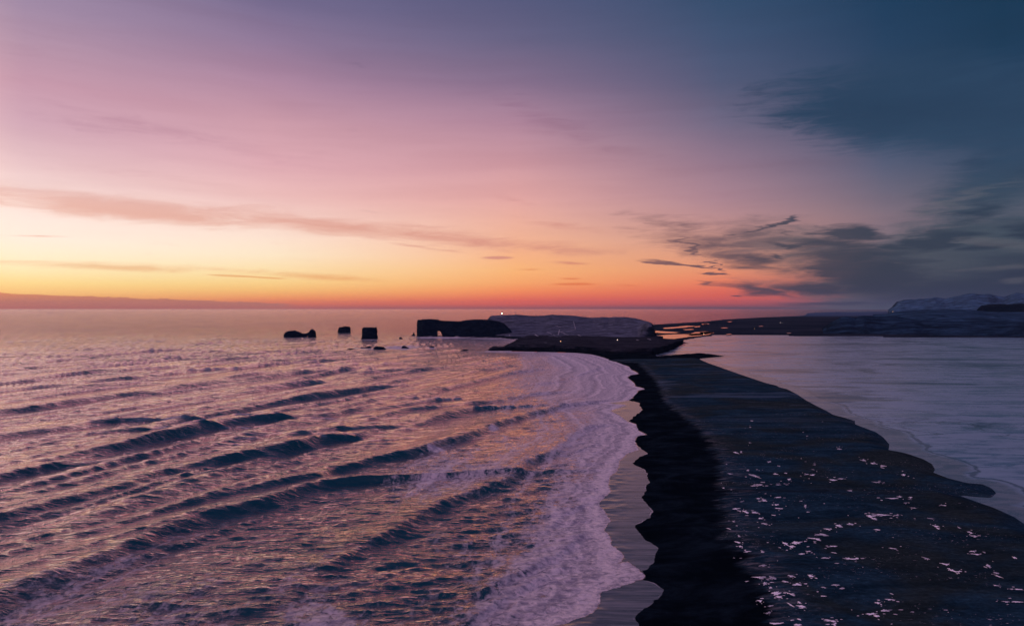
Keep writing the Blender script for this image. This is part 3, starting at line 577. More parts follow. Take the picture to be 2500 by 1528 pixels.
patches = [Z3([(x, y)])[0] + (w / 2.151, h / 2.151) for x, y, w, h in big]
for (x, y, w, h) in list(big):
    if w < 13: continue
    for k_ in range(random.randint(2, 5)):
        q = Z3([(x + random.gauss(0, 1) * w * .9, y + random.gauss(0, 1) * (h * .9 + 3))])[0]; s_ = random.uniform(.12, .45)
        patches.append((q[0], q[1], max(w * s_, 2.5) / 2.151, max(h * s_ * .7, 1.2) / 2.151))
for i in range(420):
    y = random.uniform(430, 1500)**1.0; x = np.interp(y, [430, 700, 1000, 1500], [700, 560, 560, 780]) + abs(random.gauss(0, 1)) * np.interp(y, [430, 1500], [260, 620])
    if x > np.interp(y, [430, 560, 700, 850, 1000], [1150, 1350, 1600, 1800, 2200]): continue
    if mnoise.noise(Vector((x / 110, y / 45, 1.7))) < random.uniform(.0, .45): continue
    q = Z3([(x, y)])[0]; s_ = np.interp(y, [430, 1500], [1.3, 3.2]) * math.exp(random.gauss(-.35, .55))
    patches.append((q[0], q[1], s_ * random.uniform(1, 3.2), s_ * random.uniform(.25, .6)))
pv, pf = [], []
for (px, py, w, h) in patches:
    cx, cy = gx(px, py, 2.0); k_b = 1.12 if len(pv) < 61 * len(big) else 1.0; hx = k_b * w / 2 / F * cy; hy = k_b * h / 2 / F * cy * cy / H
    n = 30; ph = random.random() * 50; base = len(pv); sk = random.uniform(-.5, .5)
    pv.append((cx, cy))
    for ring in (.55, 1.0):
        for k_ in range(n):
            a = 2 * math.pi * k_ / n
            r = ring * (1 + 1.25 * (mnoise.noise(Vector((math.cos(a) * 1.6 + ph, math.sin(a) * 1.6, 3))) + .7 * mnoise.noise(Vector((math.cos(a) * 4 + ph, math.sin(a) * 4, 7)))))
            dx = math.cos(a) * r * hx; pv.append((cx + dx + sk * math.sin(a) * r * hy, cy + math.sin(a) * r * hy + sk * .25 * dx))
    for k_ in range(n):
        k2 = (k_ + 1) % n
        pf.append((base, base + 1 + k_, base + 1 + k2, base + 1 + k2))
        pf.append((base + 1 + k_, base + 1 + n + k_, base + 1 + n + k2, base + 1 + k2))
pv = np.array(pv); zz = np.zeros(len(pv))
# height read from the beach mesh itself
bb = BVHTree.FromPolygons([v.co for v in beach.data.vertices], [p.vertices[:] for p in beach.data.polygons])
for i, (x, y) in enumerate(pv):
    hit = bb.ray_cast(Vector((x, y, 50)), Vector((0, 0, -1)))
    zz[i] = (hit[0].z if hit[0] is not None else 1.5) + .06
bm = bmesh.new(); vv = [bm.verts.new((x, y, z + (.10 if (i % 61) < 31 else 0))) for i, ((x, y), z) in enumerate(zip(pv, zz))]
for f in pf:
    ff = list(dict.fromkeys(f))
    bm.faces.new([vv[i] for i in ff])
me = bpy.data.meshes.new('snow_patches'); bm.to_mesh(me); bm.free(); me.materials.append(m_snow)
o = bpy.data.objects.new('snow_patches', me); C.objects.link(o)
tag(o, 'thin pale snow lying in many small patches on the dark spit', 'snow', kind='stuff')

# ------------------------------------------------------------------ LAGOON (half frozen)
Xl, Yl, nrl, ncl, _, _ = lattice(-.02, .98, .032, .60, 2.2 / FR, 1.2 / FR)
dl = sdf(Xl, Yl, lagPG); dspit = dist_line(Xl, Yl, lagG)
keep = dl > -16
Q = quads(nrl, ncl); Q = Q[keep.ravel()[Q].all(1)]
m_ice, t, b, out, g = material('lagoon_ice')
ds = t.attr('bank')
i1 = t.noise(t.mapping(g, rot=(0, 0, .06), sc=(.0030, .0075, 0)), 1.0, 8, .66, 1.2)
i2 = t.noise(t.mapping(g, rot=(0, 0, -.05), sc=(.012, .05, 0)), 1.0, 7, .65, .8)
i3 = t.noise(t.mapping(g, sc=(.15, .4, 0)), 1.0, 5, .6)
thin = t.m('MULTIPLY', t.mr(i1, .51, .60), .95)
fl = t.mr(t.m('ADD', t.m('MULTIPLY', i2, .6), t.m('MULTIPLY', t.noise(t.mapping(g, rot=(0, 0, .15), sc=(.03, .09, 0)), 1.0, 8, .75, 1.0), .4)), .47, .58)
icec = t.mix(t.m('MULTIPLY', fl, .85), (.27, .35, .45, 1), (.045, .12, .19, 1))
icec = t.mix(thin, icec, (.02, .06, .10, 1))
wob_ = t.m('MULTIPLY', t.m('SUBTRACT', t.noise(t.mapping(g, sc=(.012, .012, 0)), 1.0, 5, .6), .5), 40)
band = t.mr(t.m('ADD', ds, wob_), 22, 15)
icec = t.mix(band, icec, t.mix(t.mr(t.noise(t.mapping(g, sc=(.03, .06, 0)), 1.0, 7, .7, .8), .38, .62), (.08, .115, .14, 1), (.19, .215, .24, 1)))
crack = t.mr(t.m('ABSOLUTE', t.m('SUBTRACT', t.m('ADD', ds, wob_), 22)), 2.5, .5)
wv2 = t.m('ABSOLUTE', t.m('SUBTRACT', t.noise(t.mapping(g, sc=(.004, .009, 0)), 1.0, 6, .6, .7), .5))
crack = t.m('MAXIMUM', crack, t.m('MULTIPLY', t.mr(wv2, .008, .002), t.mr(t.noise(g, .004, 2), .45, .6)))
icec = t.mix(t.m('MULTIPLY', crack, .7), icec, (.015, .03, .045, 1))
t.put(b.inputs['Base Color'], icec); t.put(b.inputs['Specular IOR Level'], t.m('SUBTRACT', .55, t.m('MULTIPLY', t.m('MAXIMUM', t.m('MULTIPLY', fl, .75), t.m('MAXIMUM', thin, crack)), .38)))
t.put(b.inputs['Roughness'], t.mr(i2, .3, .7, .26, .12)); b.inputs['IOR'].default_value = 1.9
t.l.new(bump(t, t.m('ADD', i3, t.m('MULTIPLY', i2, 2.0)), .25, .25), b.inputs['Normal'])
lag = np_mesh('lagoon', np.stack([Xl, Yl, np.full(Xl.shape, .12)], -1).reshape(-1, 3), Q, m_ice, {'bank': np.clip(dspit, 0, 400).ravel()})
tag(lag, kind='structure')

# ------------------------------------------------------------------ COASTAL PLAIN beyond the lagoon
Xp, Yp, nrp, ncp, _, _ = lattice(.18, 1.0, .0035, .052, 1.6 / FR, .35 / FR)
dc = sdf(Xp, Yp, np.vstack([coastG, [(60000, 19000), (60000, 1500), (400, 1500)]]), coastG)
dlg = -sdf(Xp, Yp, lagPG)
Zp = np.minimum(np.clip(dc * .03, -3, 2.2), np.clip(dlg * .06, -3, 2.4)) 
Zp += (vnoise(Xp / 120, Yp / 90, 41, 4) - .5) * 1.6 * (dc > 20) * (dlg > 15)
keep = (dc > -90 - Yp * .01) & (dlg > -60)
Q = quads(nrp, ncp); Q = Q[keep.ravel()[Q].all(1)]
m_pl, t, b, out, g = material('plain_ground')
p1 = t.noise(t.mapping(g, sc=(.002, .004, 0)), 1.0, 7, .65, .5); p2 = t.noise(t.mapping(g, sc=(.02, .03, 0)), 1.0, 5, .6)
pc = t.mix(t.mr(p1, .35, .65), (.010, .020, .034, 1), (.032, .042, .060, 1)); pc = t.mix(t.m('MULTIPLY', p2, .5), pc, (.012, .016, .025, 1))
sx = t.new('ShaderNodeSeparateXYZ'); t.put(sx.inputs[0], g)
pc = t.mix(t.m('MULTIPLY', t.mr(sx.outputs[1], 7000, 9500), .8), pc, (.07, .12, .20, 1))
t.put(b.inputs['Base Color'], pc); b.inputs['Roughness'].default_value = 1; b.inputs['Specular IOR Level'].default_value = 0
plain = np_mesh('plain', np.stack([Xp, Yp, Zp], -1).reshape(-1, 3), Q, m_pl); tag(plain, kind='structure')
# tidal channels and pools shining on the plain
m_ch, t, b, out, g = material('channel_water')
b.inputs['Base Color'].default_value = (.01, .03, .045, 1); b.inputs['Roughness'].default_value = .08
t.l.new(bump(t, t.noise(t.mapping(g, sc=(.05, .1, 0)), 1.0, 4), .5, .5), b.inputs['Normal'])
def blob_sheet(name, polys, z, mat):
    bm = bmesh.new()
    for P in polys:
        G = ground(P, z); n = len(G); pts = []
        for i in range(n):
            a_, b_ = G[i], G[(i + 1) % n]
            for k_ in range(4):
                q = a_ + (b_ - a_) * k_ / 4; L = np.linalg.norm(b_ - a_)
                pts.append(q + np.array([random.uniform(-1, 1), random.uniform(-1, 1) * 1.6]) * min(L * .05, 8))
        bm.faces.new([bm.verts.new((x, y, z)) for x, y in pts])
    bmesh.ops.triangulate(bm, faces=bm.faces[:])
    me = bpy.data.meshes.new(name); bm.to_mesh(me); bm.free(); me.materials.append(mat)
    o = bpy.data.objects.new(name, me); C.objects.link(o); return tag(o, kind='structure')
blob_sheet('channel_water', [
 R2([(1825,405),(1850,425),(1870,440),(2000,440),(2120,425),(2260,408),(2340,398),(2400,382),(2330,368),(2250,372),(2260,384),(2100,392),(1950,396)]),
 R2([(1800,355),(1805,378),(1900,384),(1990,382),(2050,376),(1960,368),(1860,362)]),
 R2([(1880,330),(1990,322),(2120,308),(2230,312),(2120,325),(1990,335),(1900,340)]), R2([(2285,290),(2330,287),(2335,294),(2290,297)]),
 R2([(2090,345),(2180,340),(2190,348),(2110,352)]), R3([(-70,545),(-10,526),(70,520),(130,530),(60,545),(-30,553)]), R3([(40,464),(85,461),(90,467),(50,470)]),
 R3([(190,492),(240,490),(235,496),(195,497)]), R3([(235,446),(262,445),(262,450),(238,451)]), R3([(470,480),(500,478),(500,483),(474,484)]), R3([(-20,482),(30,478),(30,486),(-15,489)]),
 R3([(680,532),(712,531),(712,535),(684,536)]), R3([(225,540),(262,538),(262,542),(230,544)])], 3.4, m_ch)

# ------------------------------------------------------------------ rock lofts
def rock_mat(name, dark, light, snow=None, flat_from=.45, scale=.05, snow_amt=.5):
    m, t, b, out, g = material(name)
    n1 = t.noise(t.mapping(g, sc=(1, 1, 2.2)), scale, 8, .68, .4); n2 = t.noise(g, scale * 6, 5, .6)
    c = t.mix(t.mr(n1, .35, .68), dark, light); c = t.mix(t.m('MULTIPLY', n2, .5), c, t.mix(1.0, c, (.4, .4, .45, 1), 'MULTIPLY'))
    if snow:
        nz = t.new('ShaderNodeSeparateXYZ'); t.put(nz.inputs[0], t.new('ShaderNodeNewGeometry').outputs['Normal'])
        f = t.mr(t.m('ADD', nz.outputs[2], t.m('MULTIPLY', t.m('SUBTRACT', n1, .5), .55)), flat_from, flat_from + .3)
        sp_ = t.mr(t.noise(t.mapping(g, rot=(0, 0, .5), sc=(.6, 1.6, 1)), scale * .8, 8, .72, .8), .40, .62)
        c = t.mix(f, c, t.mix(t.m('MULTIPLY', sp_, snow_amt), t.mix(1.0, snow, (.28, .28, .30, 1), 'MULTIPLY'), snow))
    t.put(b.inputs['Base Color'], c); b.inputs['Roughness'].default_value = .9; b.inputs['Specular IOR Level'].default_value = 0
    t.l.new(bump(t, t.m('ADD', t.m('MULTIPLY', n1, 3), n2), 2.0, .7), b.inputs['Normal'])
    return m
m_cliff = rock_mat('basalt_cliff', (.003, .010, .024, 1), (.010, .022, .044, 1), (.04, .055, .085, 1), .78)
m_head = rock_mat('headland_ground', (.006, .012, .022, 1), (.020, .032, .052, 1), (.15, .17, .235, 1), .64, .045, .85)
m_bench = rock_mat('bench_ground', (.003, .006, .012, 1), (.008, .014, .024, 1), (.055, .060, .080, 1), .72, .03, .6)
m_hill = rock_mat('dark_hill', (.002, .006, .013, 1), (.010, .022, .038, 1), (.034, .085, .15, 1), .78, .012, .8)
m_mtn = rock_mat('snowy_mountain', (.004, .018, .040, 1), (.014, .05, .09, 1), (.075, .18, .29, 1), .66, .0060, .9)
def pw(px, py, D): return ((px - 1250) / F * D, D, H - (py - YH) / F * D)
def pz(px, D, z): return ((px - 1250) / F * D, D, z)
def loft(name, rings, mat, step=4.0, amp=1.5, nscale=.06, closed=True):
    rings = [np.array(r, float) for r in rings]; k = len(rings[0])
    # resample along the length
    out = [rings[0]]
    for a, b_ in zip(rings[:-1], rings[1:]):
        L = np.max(np.linalg.norm(b_ - a, axis=1)); n = max(1, int(math.ceil(L / step)))
        for i in range(1, n + 1): out.append(a + (b_ - a) * i / n)
    segs = []
    R = range(k) if closed else range(k - 1)
    for j in R:
        L = max(np.linalg.norm(r[(j + 1) % k] - r[j]) for r in out); segs.append(max(1, int(math.ceil(L / step))))
    full = []
    for r in out:
        row = []
        for j in R:
            for i in range(segs[j]): row.append(r[j] + (r[(j + 1) % k] - r[j]) * i / segs[j])
        if not closed: row.append(r[-1])
        full.append(row)
    A = np.array(full); nr_, nc_ = A.shape[:2]
    for i in range(nr_):
        for j in range(nc_):
            p = Vector(A[i, j]); s1_ = mnoise.noise_vector(p * nscale) + .5 * mnoise.noise_vector(p * nscale * 2.7) + .25 * mnoise.noise_vector(p * nscale * 7)
            w = min(1.0, max(0.0, (p.z + 1) / 4))
            A[i, j, 0] += s1_.x * amp; A[i, j, 1] += s1_.y * amp; A[i, j, 2] += s1_.z * amp * .45 * w
    idx = np.arange(nr_ * nc_).reshape(nr_, nc_); bm = bmesh.new(); vs_ = [bm.verts.new(p) for p in A.reshape(-1, 3)]
    for i in range(nr_ - 1):
        for j in range(nc_ if closed else nc_ - 1):
            j2 = (j + 1) % nc_; bm.faces.new((vs_[idx[i, j]], vs_[idx[i, j2]], vs_[idx[i + 1, j2]], vs_[idx[i + 1, j]]))
    if closed:
        for i in (0, nr_ - 1):
            c_ = bm.verts.new(A[i].mean(0))
            for j in range(nc_): bm.faces.new((vs_[idx[i, j]], vs_[idx[i, (j + 1) % nc_]], c_))
    bmesh.ops.recalc_face_normals(bm, faces=bm.faces[:])
    me = bpy.data.meshes.new(name); bm.to_mesh(me); bm.free(); me.materials.append(mat)
    o = bpy.data.objects.new(name, me); C.objects.link(o); return o
def wall_ring(px, ytop, D, thick, zlow=-2.0, lean=4, backdrop=0):
    zt = H - (ytop - YH) / F * (D + lean)
    zt = max(zt, zlow + .5)
    mid = zlow + (zt - zlow) * .55
    return [pz(px, D, zlow), pz(px, D + lean * .35, mid), pz(px, D + lean, zt - 1.5), pz(px, D + lean + thick * .12, zt), pz(px, D + lean + thick * .6, zt + .6), pz(px, D + thick, zt - 2),
            pz(px, D + thick + 3, mid), pz(px, D + thick + 5, zlow)]

# the arch rock (long cliff with a sea arch)
arch = []
prof = R1([(1469,440),(1472,372),(1480,334),(1530,325),(1600,322),(1660,325),(1683,329),(1693,341),(1760,346),(1830,348),(1905,351),(1930,344),(1960,338),(2060,331),(2140,333),(2200,336),(2260,346),(2300,357),(2345,378),(2375,405),(2405,440),(2440,470),(2490,492)])
pp = np.array(prof)
def holes(px):
    if 1067.9 <= px <= 1079.8:      # the big sea arch
        t_ = (px - 1067.9) / 11.9; y = np.interp(t_, [0, .15, .5, .75, 1], [810, 808.3, 808.3, 811, 819]); return H - (y - YH) / F * 2385
    if 1107 <= px <= 1121.5:        # the low cave
        t_ = (px - 1107) / 14.5; y = 824 - 4.2 * math.sin(math.pi * t_) ** .7; return H - (y - YH) / F * 2370
    return -2.0
pxs = sorted(set([float(v) for v in pp[:, 0]] + [1067.85, 1067.95, 1079.75, 1079.85, 1106.95, 1107.05, 1121.4, 1121.6] + list(np.linspace(1068, 1079.7, 9)) + list(np.linspace(1107.1, 1121.3, 8)) + list(np.arange(1020, 1265, 6.0))))
for px in pxs:
    yt = np.interp(px, pp[:, 0], pp[:, 1]); D = np.interp(px, [1017, 1030, 1070, 1110, 1200, 1266], [2440, 2395, 2385, 2370, 2330, 2300])
    th = np.interp(px, [1017, 1022, 1060, 1130, 1266], [25, 55, 60, 90, 130])
    arch.append(wall_ring(px, yt + 1.0 * (px > 1024 and px < 1070), D, th, holes(px), 5))
o = loft('arch_rock', arch, m_cliff, 3.2, 1.6, .05)
tag(o, 'long flat-topped black cliff pierced by a tall sea arch, ending the headland', 'rock arch')

def stack(name, prof, D, thick, label, cat='sea stack', hole=None, group=None, amp=2.3, step=2.2, lean=3):
    P = np.array(prof); xs = sorted(set([float(v) for v in P[:, 0]] + list(np.linspace(P[0, 0], P[-1, 0], max(6, int((P[-1, 0] - P[0, 0]) / 2)))) + ([hole[0] - .05, hole[0] + .05, hole[1] - .05, hole[1] + .05] if hole else [])))
    rings = []; x0, x1 = P[0, 0], P[-1, 0]
    for px in xs:
        t_ = (px - x0) / (x1 - x0); th = thick * (.35 + .65 * math.sqrt(max(0, 1 - (2 * t_ - 1) ** 2)))
        zl = -2.0
        if hole and hole[0] < px < hole[1]: zl = hole[2]
        rings.append(wall_ring(px, np.interp(px, P[:, 0], P[:, 1]), D + (thick - th) / 2, th, zl, lean))
    o = loft(name, rings, m_cliff, step, amp, .09); return tag(o, label, cat, group)
stack('sea_stack', R1([(133,508),(138,482),(150,462),(175,450),(215,444),(245,440),(275,452),(300,460),(318,470),(345,472),(375,465),(392,455),(398,438),(412,431),(428,430),(446,444),(455,466),(459,508)]), 2320, 50,
      'low dark two-humped sea stack with a tiny gap, leftmost rock in the sea', hole=(749.5, 752, 6))
stack('sea_stack', R1([(674,460),(681,438),(690,408),(718,408),(735,402),(760,400),(795,403),(802,425),(804,462)]), 2775, 36, 'small far sea stack with a notched flat top, left of the square black stack')
stack('sea_stack', R1([(908,526),(922,505),(924,480),(914,455),(922,428),(935,411),(1000,410),(1045,412),(1064,408),(1067,440),(1074,470),(1073,500),(1077,528)]), 2190, 48, 'square black sea stack with sheer sides, nearest the two-humped rock', step=2.5)
stack('rock_needle', R1([(1414,488),(1428,480),(1434,460),(1440,457),(1446,478),(1456,489)]), 2470, 9, 'thin pointed rock needle in the water beside the arch cliff', 'rock needle', step=1.5, amp=.7)
rocks = [
 ([(1284,524),(1290,512),(1308,508),(1320,516),(1328,524)], 'small black rock awash between the square stack and the arch cliff'),
 ([(745,636),(775,628),(815,622),(860,630),(870,636)], 'lowest flattest skerry at the left end of the reef'),
 ([(893,622),(905,608),(920,612),(940,616),(975,604),(995,600),(1012,612),(1018,622)], 'knobbly twin-peaked skerry second from the left end of the reef'),
 ([(1022,628),(1045,608),(1070,600),(1100,604),(1130,606),(1150,620),(1162,628)], 'broad black skerry in the middle of the reef'),
 ([(1310,620),(1322,600),(1340,594),(1365,604),(1390,616),(1396,622)], 'dark skerry with white spray on its left side'),
 ([(1586,614),(1596,600),(1620,596),(1645,600),(1652,614)], 'small rounded skerry standing apart at the right end of the reef'),
 ([(1908,646),(1925,636),(1955,630),(1978,638),(1984,646)], 'low dark rock left of the dark foreland tip')]
for pr, lab in rocks:
    P = R1(pr); base = P[0][1]; D = H * F / (base - YH)
    stack('sea_rock', P, D, 14, lab, 'sea rock', group='low rocks in the sea off the headland', amp=1.0, step=1.8, lean=1)
P = R2([(778,574),(784,560),(800,556),(812,566),(816,575)])
stack('sea_rock', P, 1560, 9, 'small boulder at the waterline under the dark foreland cliff', 'sea rock', group='low rocks in the sea off the headland', amp=.8, step=1.4, lean=1)

# headland behind (kind: structure)
tp = np.array(R2([(60,262),(120,247),(135,236),(152,211),(170,207),(290,203),(420,201),(520,205),(600,209),(690,208),(780,198),(870,198),(940,203),(1000,210),(1060,218),(1180,226),(1290,219),(1340,226),(1400,218),(1530,226),(1600,234),(1650,246),(1700,256),(1740,265),(1765,280),(1785,302),(1795,340),(1802,375),(1825,408),(1850,432),(1880,440)]))
rings = []
for px in sorted(set([float(v) for v in tp[:, 0]] + list(np.arange(1180, 1610, 8.0)))):
    yt = np.interp(px, tp[:, 0], tp[:, 1])
    Dc = np.interp(px, [1175, 1200, 1300, 1450, 1560, 1590, 1617], [2760, 2900, 2950, 2850, 2600, 2450, 2250])
    Df = np.interp(px, [1175, 1250, 1400, 1560, 1600, 1617], [2420, 2200, 2080, 2080, 2150, 2200]); zf = 8
    zc = max(H - (yt - YH) / F * Dc, 6)
    cliff = smooth(1555, 1592, px)      # the sheer right end
    pts = [pz(px, Df, -2), pz(px, Df + 5, zf)]
    for t_, s_ in ((.12, .10), (.3, .30), (.5, .52), (.7, .74), (.86, .90)):
        s2_ = s_ + (np.clip(s_ + .75, 0, 1) * .97 - s_) * cliff
        pts.append(pz(px, Df + (Dc - Df) * t_, zf + (zc - zf) * s2_))
    pts += [pz(px, Dc, zc), pz(px, Dc + 60, zc - 4), pz(px, Dc + 120, zc * .5), pz(px, Dc + 130, -2)]
    rings.append(pts)
head = loft('headland', rings, m_head, 11.0, 5.0, .012); tag(head, kind='structure')
# the low bench in front of it
bt_ = np.array(R2([(133,556),(150,536),(185,520),(215,518),(240,526),(270,530),(300,520),(320,496),(362,490),(368,472),(400,462),(450,451),(520,470),(700,490),(900,510),(1150,520),(1400,546),(1560,545),(1700,530),(1850,502),(1990,480),(2110,455)]))
bb_ = np.array(R2([(133,558),(250,556),(400,556),(780,563),(1000,571),(1150,585),(1400,599),(1560,601),(1780,602),(1860,590),(1990,545),(2110,470)]))
rings = []
for px in np.arange(1192.5, 1672, 4.0):
    yb = np.interp(px, bb_[:, 0], bb_[:, 1]); yt = np.interp(px, bt_[:, 0], bt_[:, 1])
    D = H * F / (yb - YH); zt = max(H - (yt - YH) / F * (D + 14), .8)
    th = np.interp(px, [1192, 1235, 1252, 1272, 1300, 1600, 1640, 1672], [22, 60, 200, 480, 640, 640, 420, 120]); Db = max(D + th, 0)
    zb = np.interp(px, [1192, 1260, 1400, 1600, 1672], [1.5, 10, 12, 10, 1.5]); zt = min(zt, 14)
    rings.append([pz(px, D, -2), pz(px, D + 4, zt * .55), pz(px, D + 14, zt), pz(px, D + 14 + th * .1, zt + .8), pz(px, D + 14 + th * .5, (zt + zb) / 2 + .5), pz(px, D + 14 + th, zb), pz(px, D + 26 + th, -2)])
bench = loft('foreland', rings, m_bench, 7.0, 2.2, .035); tag(bench, kind='structure')

# hills and mountains on the right
def ridge(name, prof, D0, D1, mat, step, amp, ns, zf=0, backd=600, shape=((.15, .2), (.4, .5), (.7, .8)), y0=None):
    P = np.array(prof); rings = []
    for px in sorted(set([float(v) for v in P[:, 0]] + list(np.arange(P[0, 0], P[-1, 0], 14.0)))):
        yt = np.interp(px, P[:, 0], P[:, 1]); Df = D0(px) if callable(D0) else D0; Dc = D1(px) if callable(D1) else D1
        zc = max(H - (yt - YH) / F * Dc, zf + 2)
        pts = [pz(px, Df, zf - 4)] + [pz(px, Df + (Dc - Df) * a, zf + (zc - zf) * s_) for a, s_ in shape] + [pz(px, Dc, zc), pz(px, Dc + backd * .5, zc * .8), pz(px, Dc + backd, zf - 4)]
        rings.append(pts)
    o = loft(name, rings, mat, step, amp, ns); return tag(o, kind='structure')
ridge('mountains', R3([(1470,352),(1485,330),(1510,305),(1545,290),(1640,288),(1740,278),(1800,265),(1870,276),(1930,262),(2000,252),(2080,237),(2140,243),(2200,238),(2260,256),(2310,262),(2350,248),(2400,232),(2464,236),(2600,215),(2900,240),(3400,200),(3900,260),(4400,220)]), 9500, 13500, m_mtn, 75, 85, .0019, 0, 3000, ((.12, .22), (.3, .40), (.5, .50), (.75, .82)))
ridge('mesa', R3([(2105,372),(2125,345),(2140,326),(2200,318),(2320,317),(2464,312),(2700,300),(3100,310),(3900,300),(4200,330)]), lambda p: 5600, 5720, rock_mat('mesa_rock', (.001, .008, .018, 1), (.004, .018, .034, 1), (.02, .04, .06, 1), .8), 26, 9, .01, 20, 600, ((.2, .5), (.5, .85), (.8, .97)))
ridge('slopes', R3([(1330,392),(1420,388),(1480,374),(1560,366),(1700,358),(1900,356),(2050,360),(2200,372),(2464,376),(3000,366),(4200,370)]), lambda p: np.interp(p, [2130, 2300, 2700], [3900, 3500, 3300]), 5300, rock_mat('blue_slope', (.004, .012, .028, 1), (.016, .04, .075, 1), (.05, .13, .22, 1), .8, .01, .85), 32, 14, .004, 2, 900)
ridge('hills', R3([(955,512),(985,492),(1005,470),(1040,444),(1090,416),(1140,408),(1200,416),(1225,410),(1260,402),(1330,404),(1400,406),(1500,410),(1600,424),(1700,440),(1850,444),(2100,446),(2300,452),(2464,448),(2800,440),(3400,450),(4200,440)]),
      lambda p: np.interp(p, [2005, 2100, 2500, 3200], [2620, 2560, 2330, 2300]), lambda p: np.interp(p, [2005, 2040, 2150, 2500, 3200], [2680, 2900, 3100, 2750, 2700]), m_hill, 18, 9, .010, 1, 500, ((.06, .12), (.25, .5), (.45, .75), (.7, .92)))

# ------------------------------------------------------------------ snow tracks on the headland
def bvh(o): return BVHTree.FromPolygons([v.co for v in o.data.vertices], [p.vertices[:] for p in o.data.polygons])
BH = [bvh(head), bvh(bench)]
def raypt(px, py):
    d = Vector(((px - 1250) / F, 1, -(py - YH) / F)).normalized(); best = None
    for b_ in BH:
        h = b_.ray_cast(Vector((0, 0, H)), d)
        if h[0] is not None and (best is None or h[3] < best[1]): best = (h[0], h[3])
    return best[0] if best else None
def topz(x, y):
    z = None
    for b_ in BH:
        h = b_.ray_cast(Vector((x, y, 400)), Vector((0, 0, -1)))
        if h[0] is not None: z = h[0].z if z is None else max(z, h[0].z)
    return z
bm = bmesh.new()
def strip(pts, w):
    w *= .6
    P = [raypt(*p) for p in R2(pts)]; P = [p for p in P if p]
    Q_ = []
    for a, b_ in zip(P[:-1], P[1:]):
        n = max(2, int((b_ - a).length / 6)); Q_ += [a + (b_ - a) * i / n for i in range(n)]
    Q_.append(P[-1]); prev = None
    for i, q in enumerate(Q_):
        d = (Q_[min(i + 1, len(Q_) - 1)] - Q_[max(i - 1, 0)]); d.z = 0
        if d.length < 1e-4: continue
        nrm = Vector((-d.y, d.x, 0)).normalized() * w * random.uniform(.4, 1.1) * .5; jit = Vector((random.uniform(-1, 1), random.uniform(-1, 1), 0))
        row = []
        for s_ in (-1, 0, 1):
            p = q + nrm * s_ + jit; z = topz(p.x, p.y); row.append(bm.verts.new((p.x, p.y, (z if z is not None else q.z) + .35)))
        if prev: bm.faces.new((prev[0], prev[1], row[1], row[0])); bm.faces.new((prev[1], prev[2], row[2], row[1]))
        prev = row
for pts, w in [([(805,310),(830,317),(858,325)], 9), ([(847,350),(840,372),(833,402)], 6), ([(850,372),(930,362),(1012,347)], 7), ([(850,370),(890,385),(935,402)], 7), ([(735,416),(790,414),(862,423)], 6), ([(720,372),(760,390),(800,406)], 5),
               ([(600,396),(615,405),(632,415)], 10), ([(1030,400),(1062,412)], 9), ([(1622,450),(1650,455)], 9), ([(1728,440),(1762,450)], 10), ([(135,241),(200,232),(295,218)], 8), ([(985,265),(995,300),(1005,342)], 4), ([(270,268),(400,262),(560,252)], 4), ([(345,398),(347,418)], 5), ([(690,478),(715,480)], 6)]:
    strip(pts, w)
m_drift, t, b, out, g = material('dusty_snow'); t.put(b.inputs['Base Color'], t.mix(t.noise(g, .2, 5), (.12, .12, .16, 1), (.42, .40, .46, 1))); b.inputs['Roughness'].default_value = .8
me = bpy.data.meshes.new('snow_drifts'); bm.to_mesh(me); bm.free(); me.materials.append(m_drift)
o = bpy.data.objects.new('snow_drifts', me); C.objects.link(o); tag(o, 'thin snow drifts and snowy tracks crossing the dark headland slope', 'snow', kind='stuff')

# ------------------------------------------------------------------ lights and small structures
def simple(name, colr, rough=.6, emit=None, strength=0, metallic=0):
    m, t, b, out, g = material(name)
    t.put(b.inputs['Base Color'], t.mix(t.m('MULTIPLY', t.noise(g, 1.5, 4), .4), colr, t.mix(1.0, colr, (.7, .7, .7, 1), 'MULTIPLY')))
    b.inputs['Roughness'].default_value = rough; b.inputs['Metallic'].default_value = metallic
    if emit: b.inputs['Emission Color'].default_value = emit; b.inputs['Emission Strength'].default_value = strength
    return m
m_wall = simple('white_wall', (.6, .58, .56, 1)); m_red = simple('red_paint', (.35, .04, .03, 1)); m_metal = simple('grey_metal', (.15, .15, .16, 1), .4, None, 0, .8)
m_lamp = simple('lit_beacon', (1, .8, .6, 1), .4, (1, .62, .38, 1), 16); m_glass = simple('window_glass', (.03, .04, .05, 1), .1)
m_bulb = simple('warm_bulb', (1, .7, .4, 1), .4, (1, .58, .28, 1), 6); m_bulbw = simple('pale_bulb', (1, .9, .8, 1), .4, (1, .82, .62, 1), 6)
def empty(name, loc): o = bpy.data.objects.new(name, None); o.location = loc; C.objects.link(o); return o
def part(name, parent, mat, fn):
    bm = bmesh.new(); fn(bm); me = bpy.data.meshes.new(name); bm.to_mesh(me); bm.free(); me.materials.append(mat)
    o = bpy.data.objects.new(name, me); C.objects.link(o); o.parent = parent; return o
def cyl(bm, z0, z1, r0, r1, n=16, x=0, y=0):
    r = bmesh.ops.create_cone(bm, cap_ends=True, segments=n, radius1=r0, radius2=r1, depth=z1 - z0)
    bmesh.ops.translate(bm, verts=r['verts'], vec=(x, y, (z0 + z1) / 2))
def box(bm, x0, x1, y0, y1, z0, z1):
    r = bmesh.ops.create_cube(bm, size=1)
    for v in r['verts']: v.co = Vector((x0 + (v.co.x + .5) * (x1 - x0), y0 + (v.co.y + .5) * (y1 - y0), z0 + (v.co.z + .5) * (z1 - z0)))
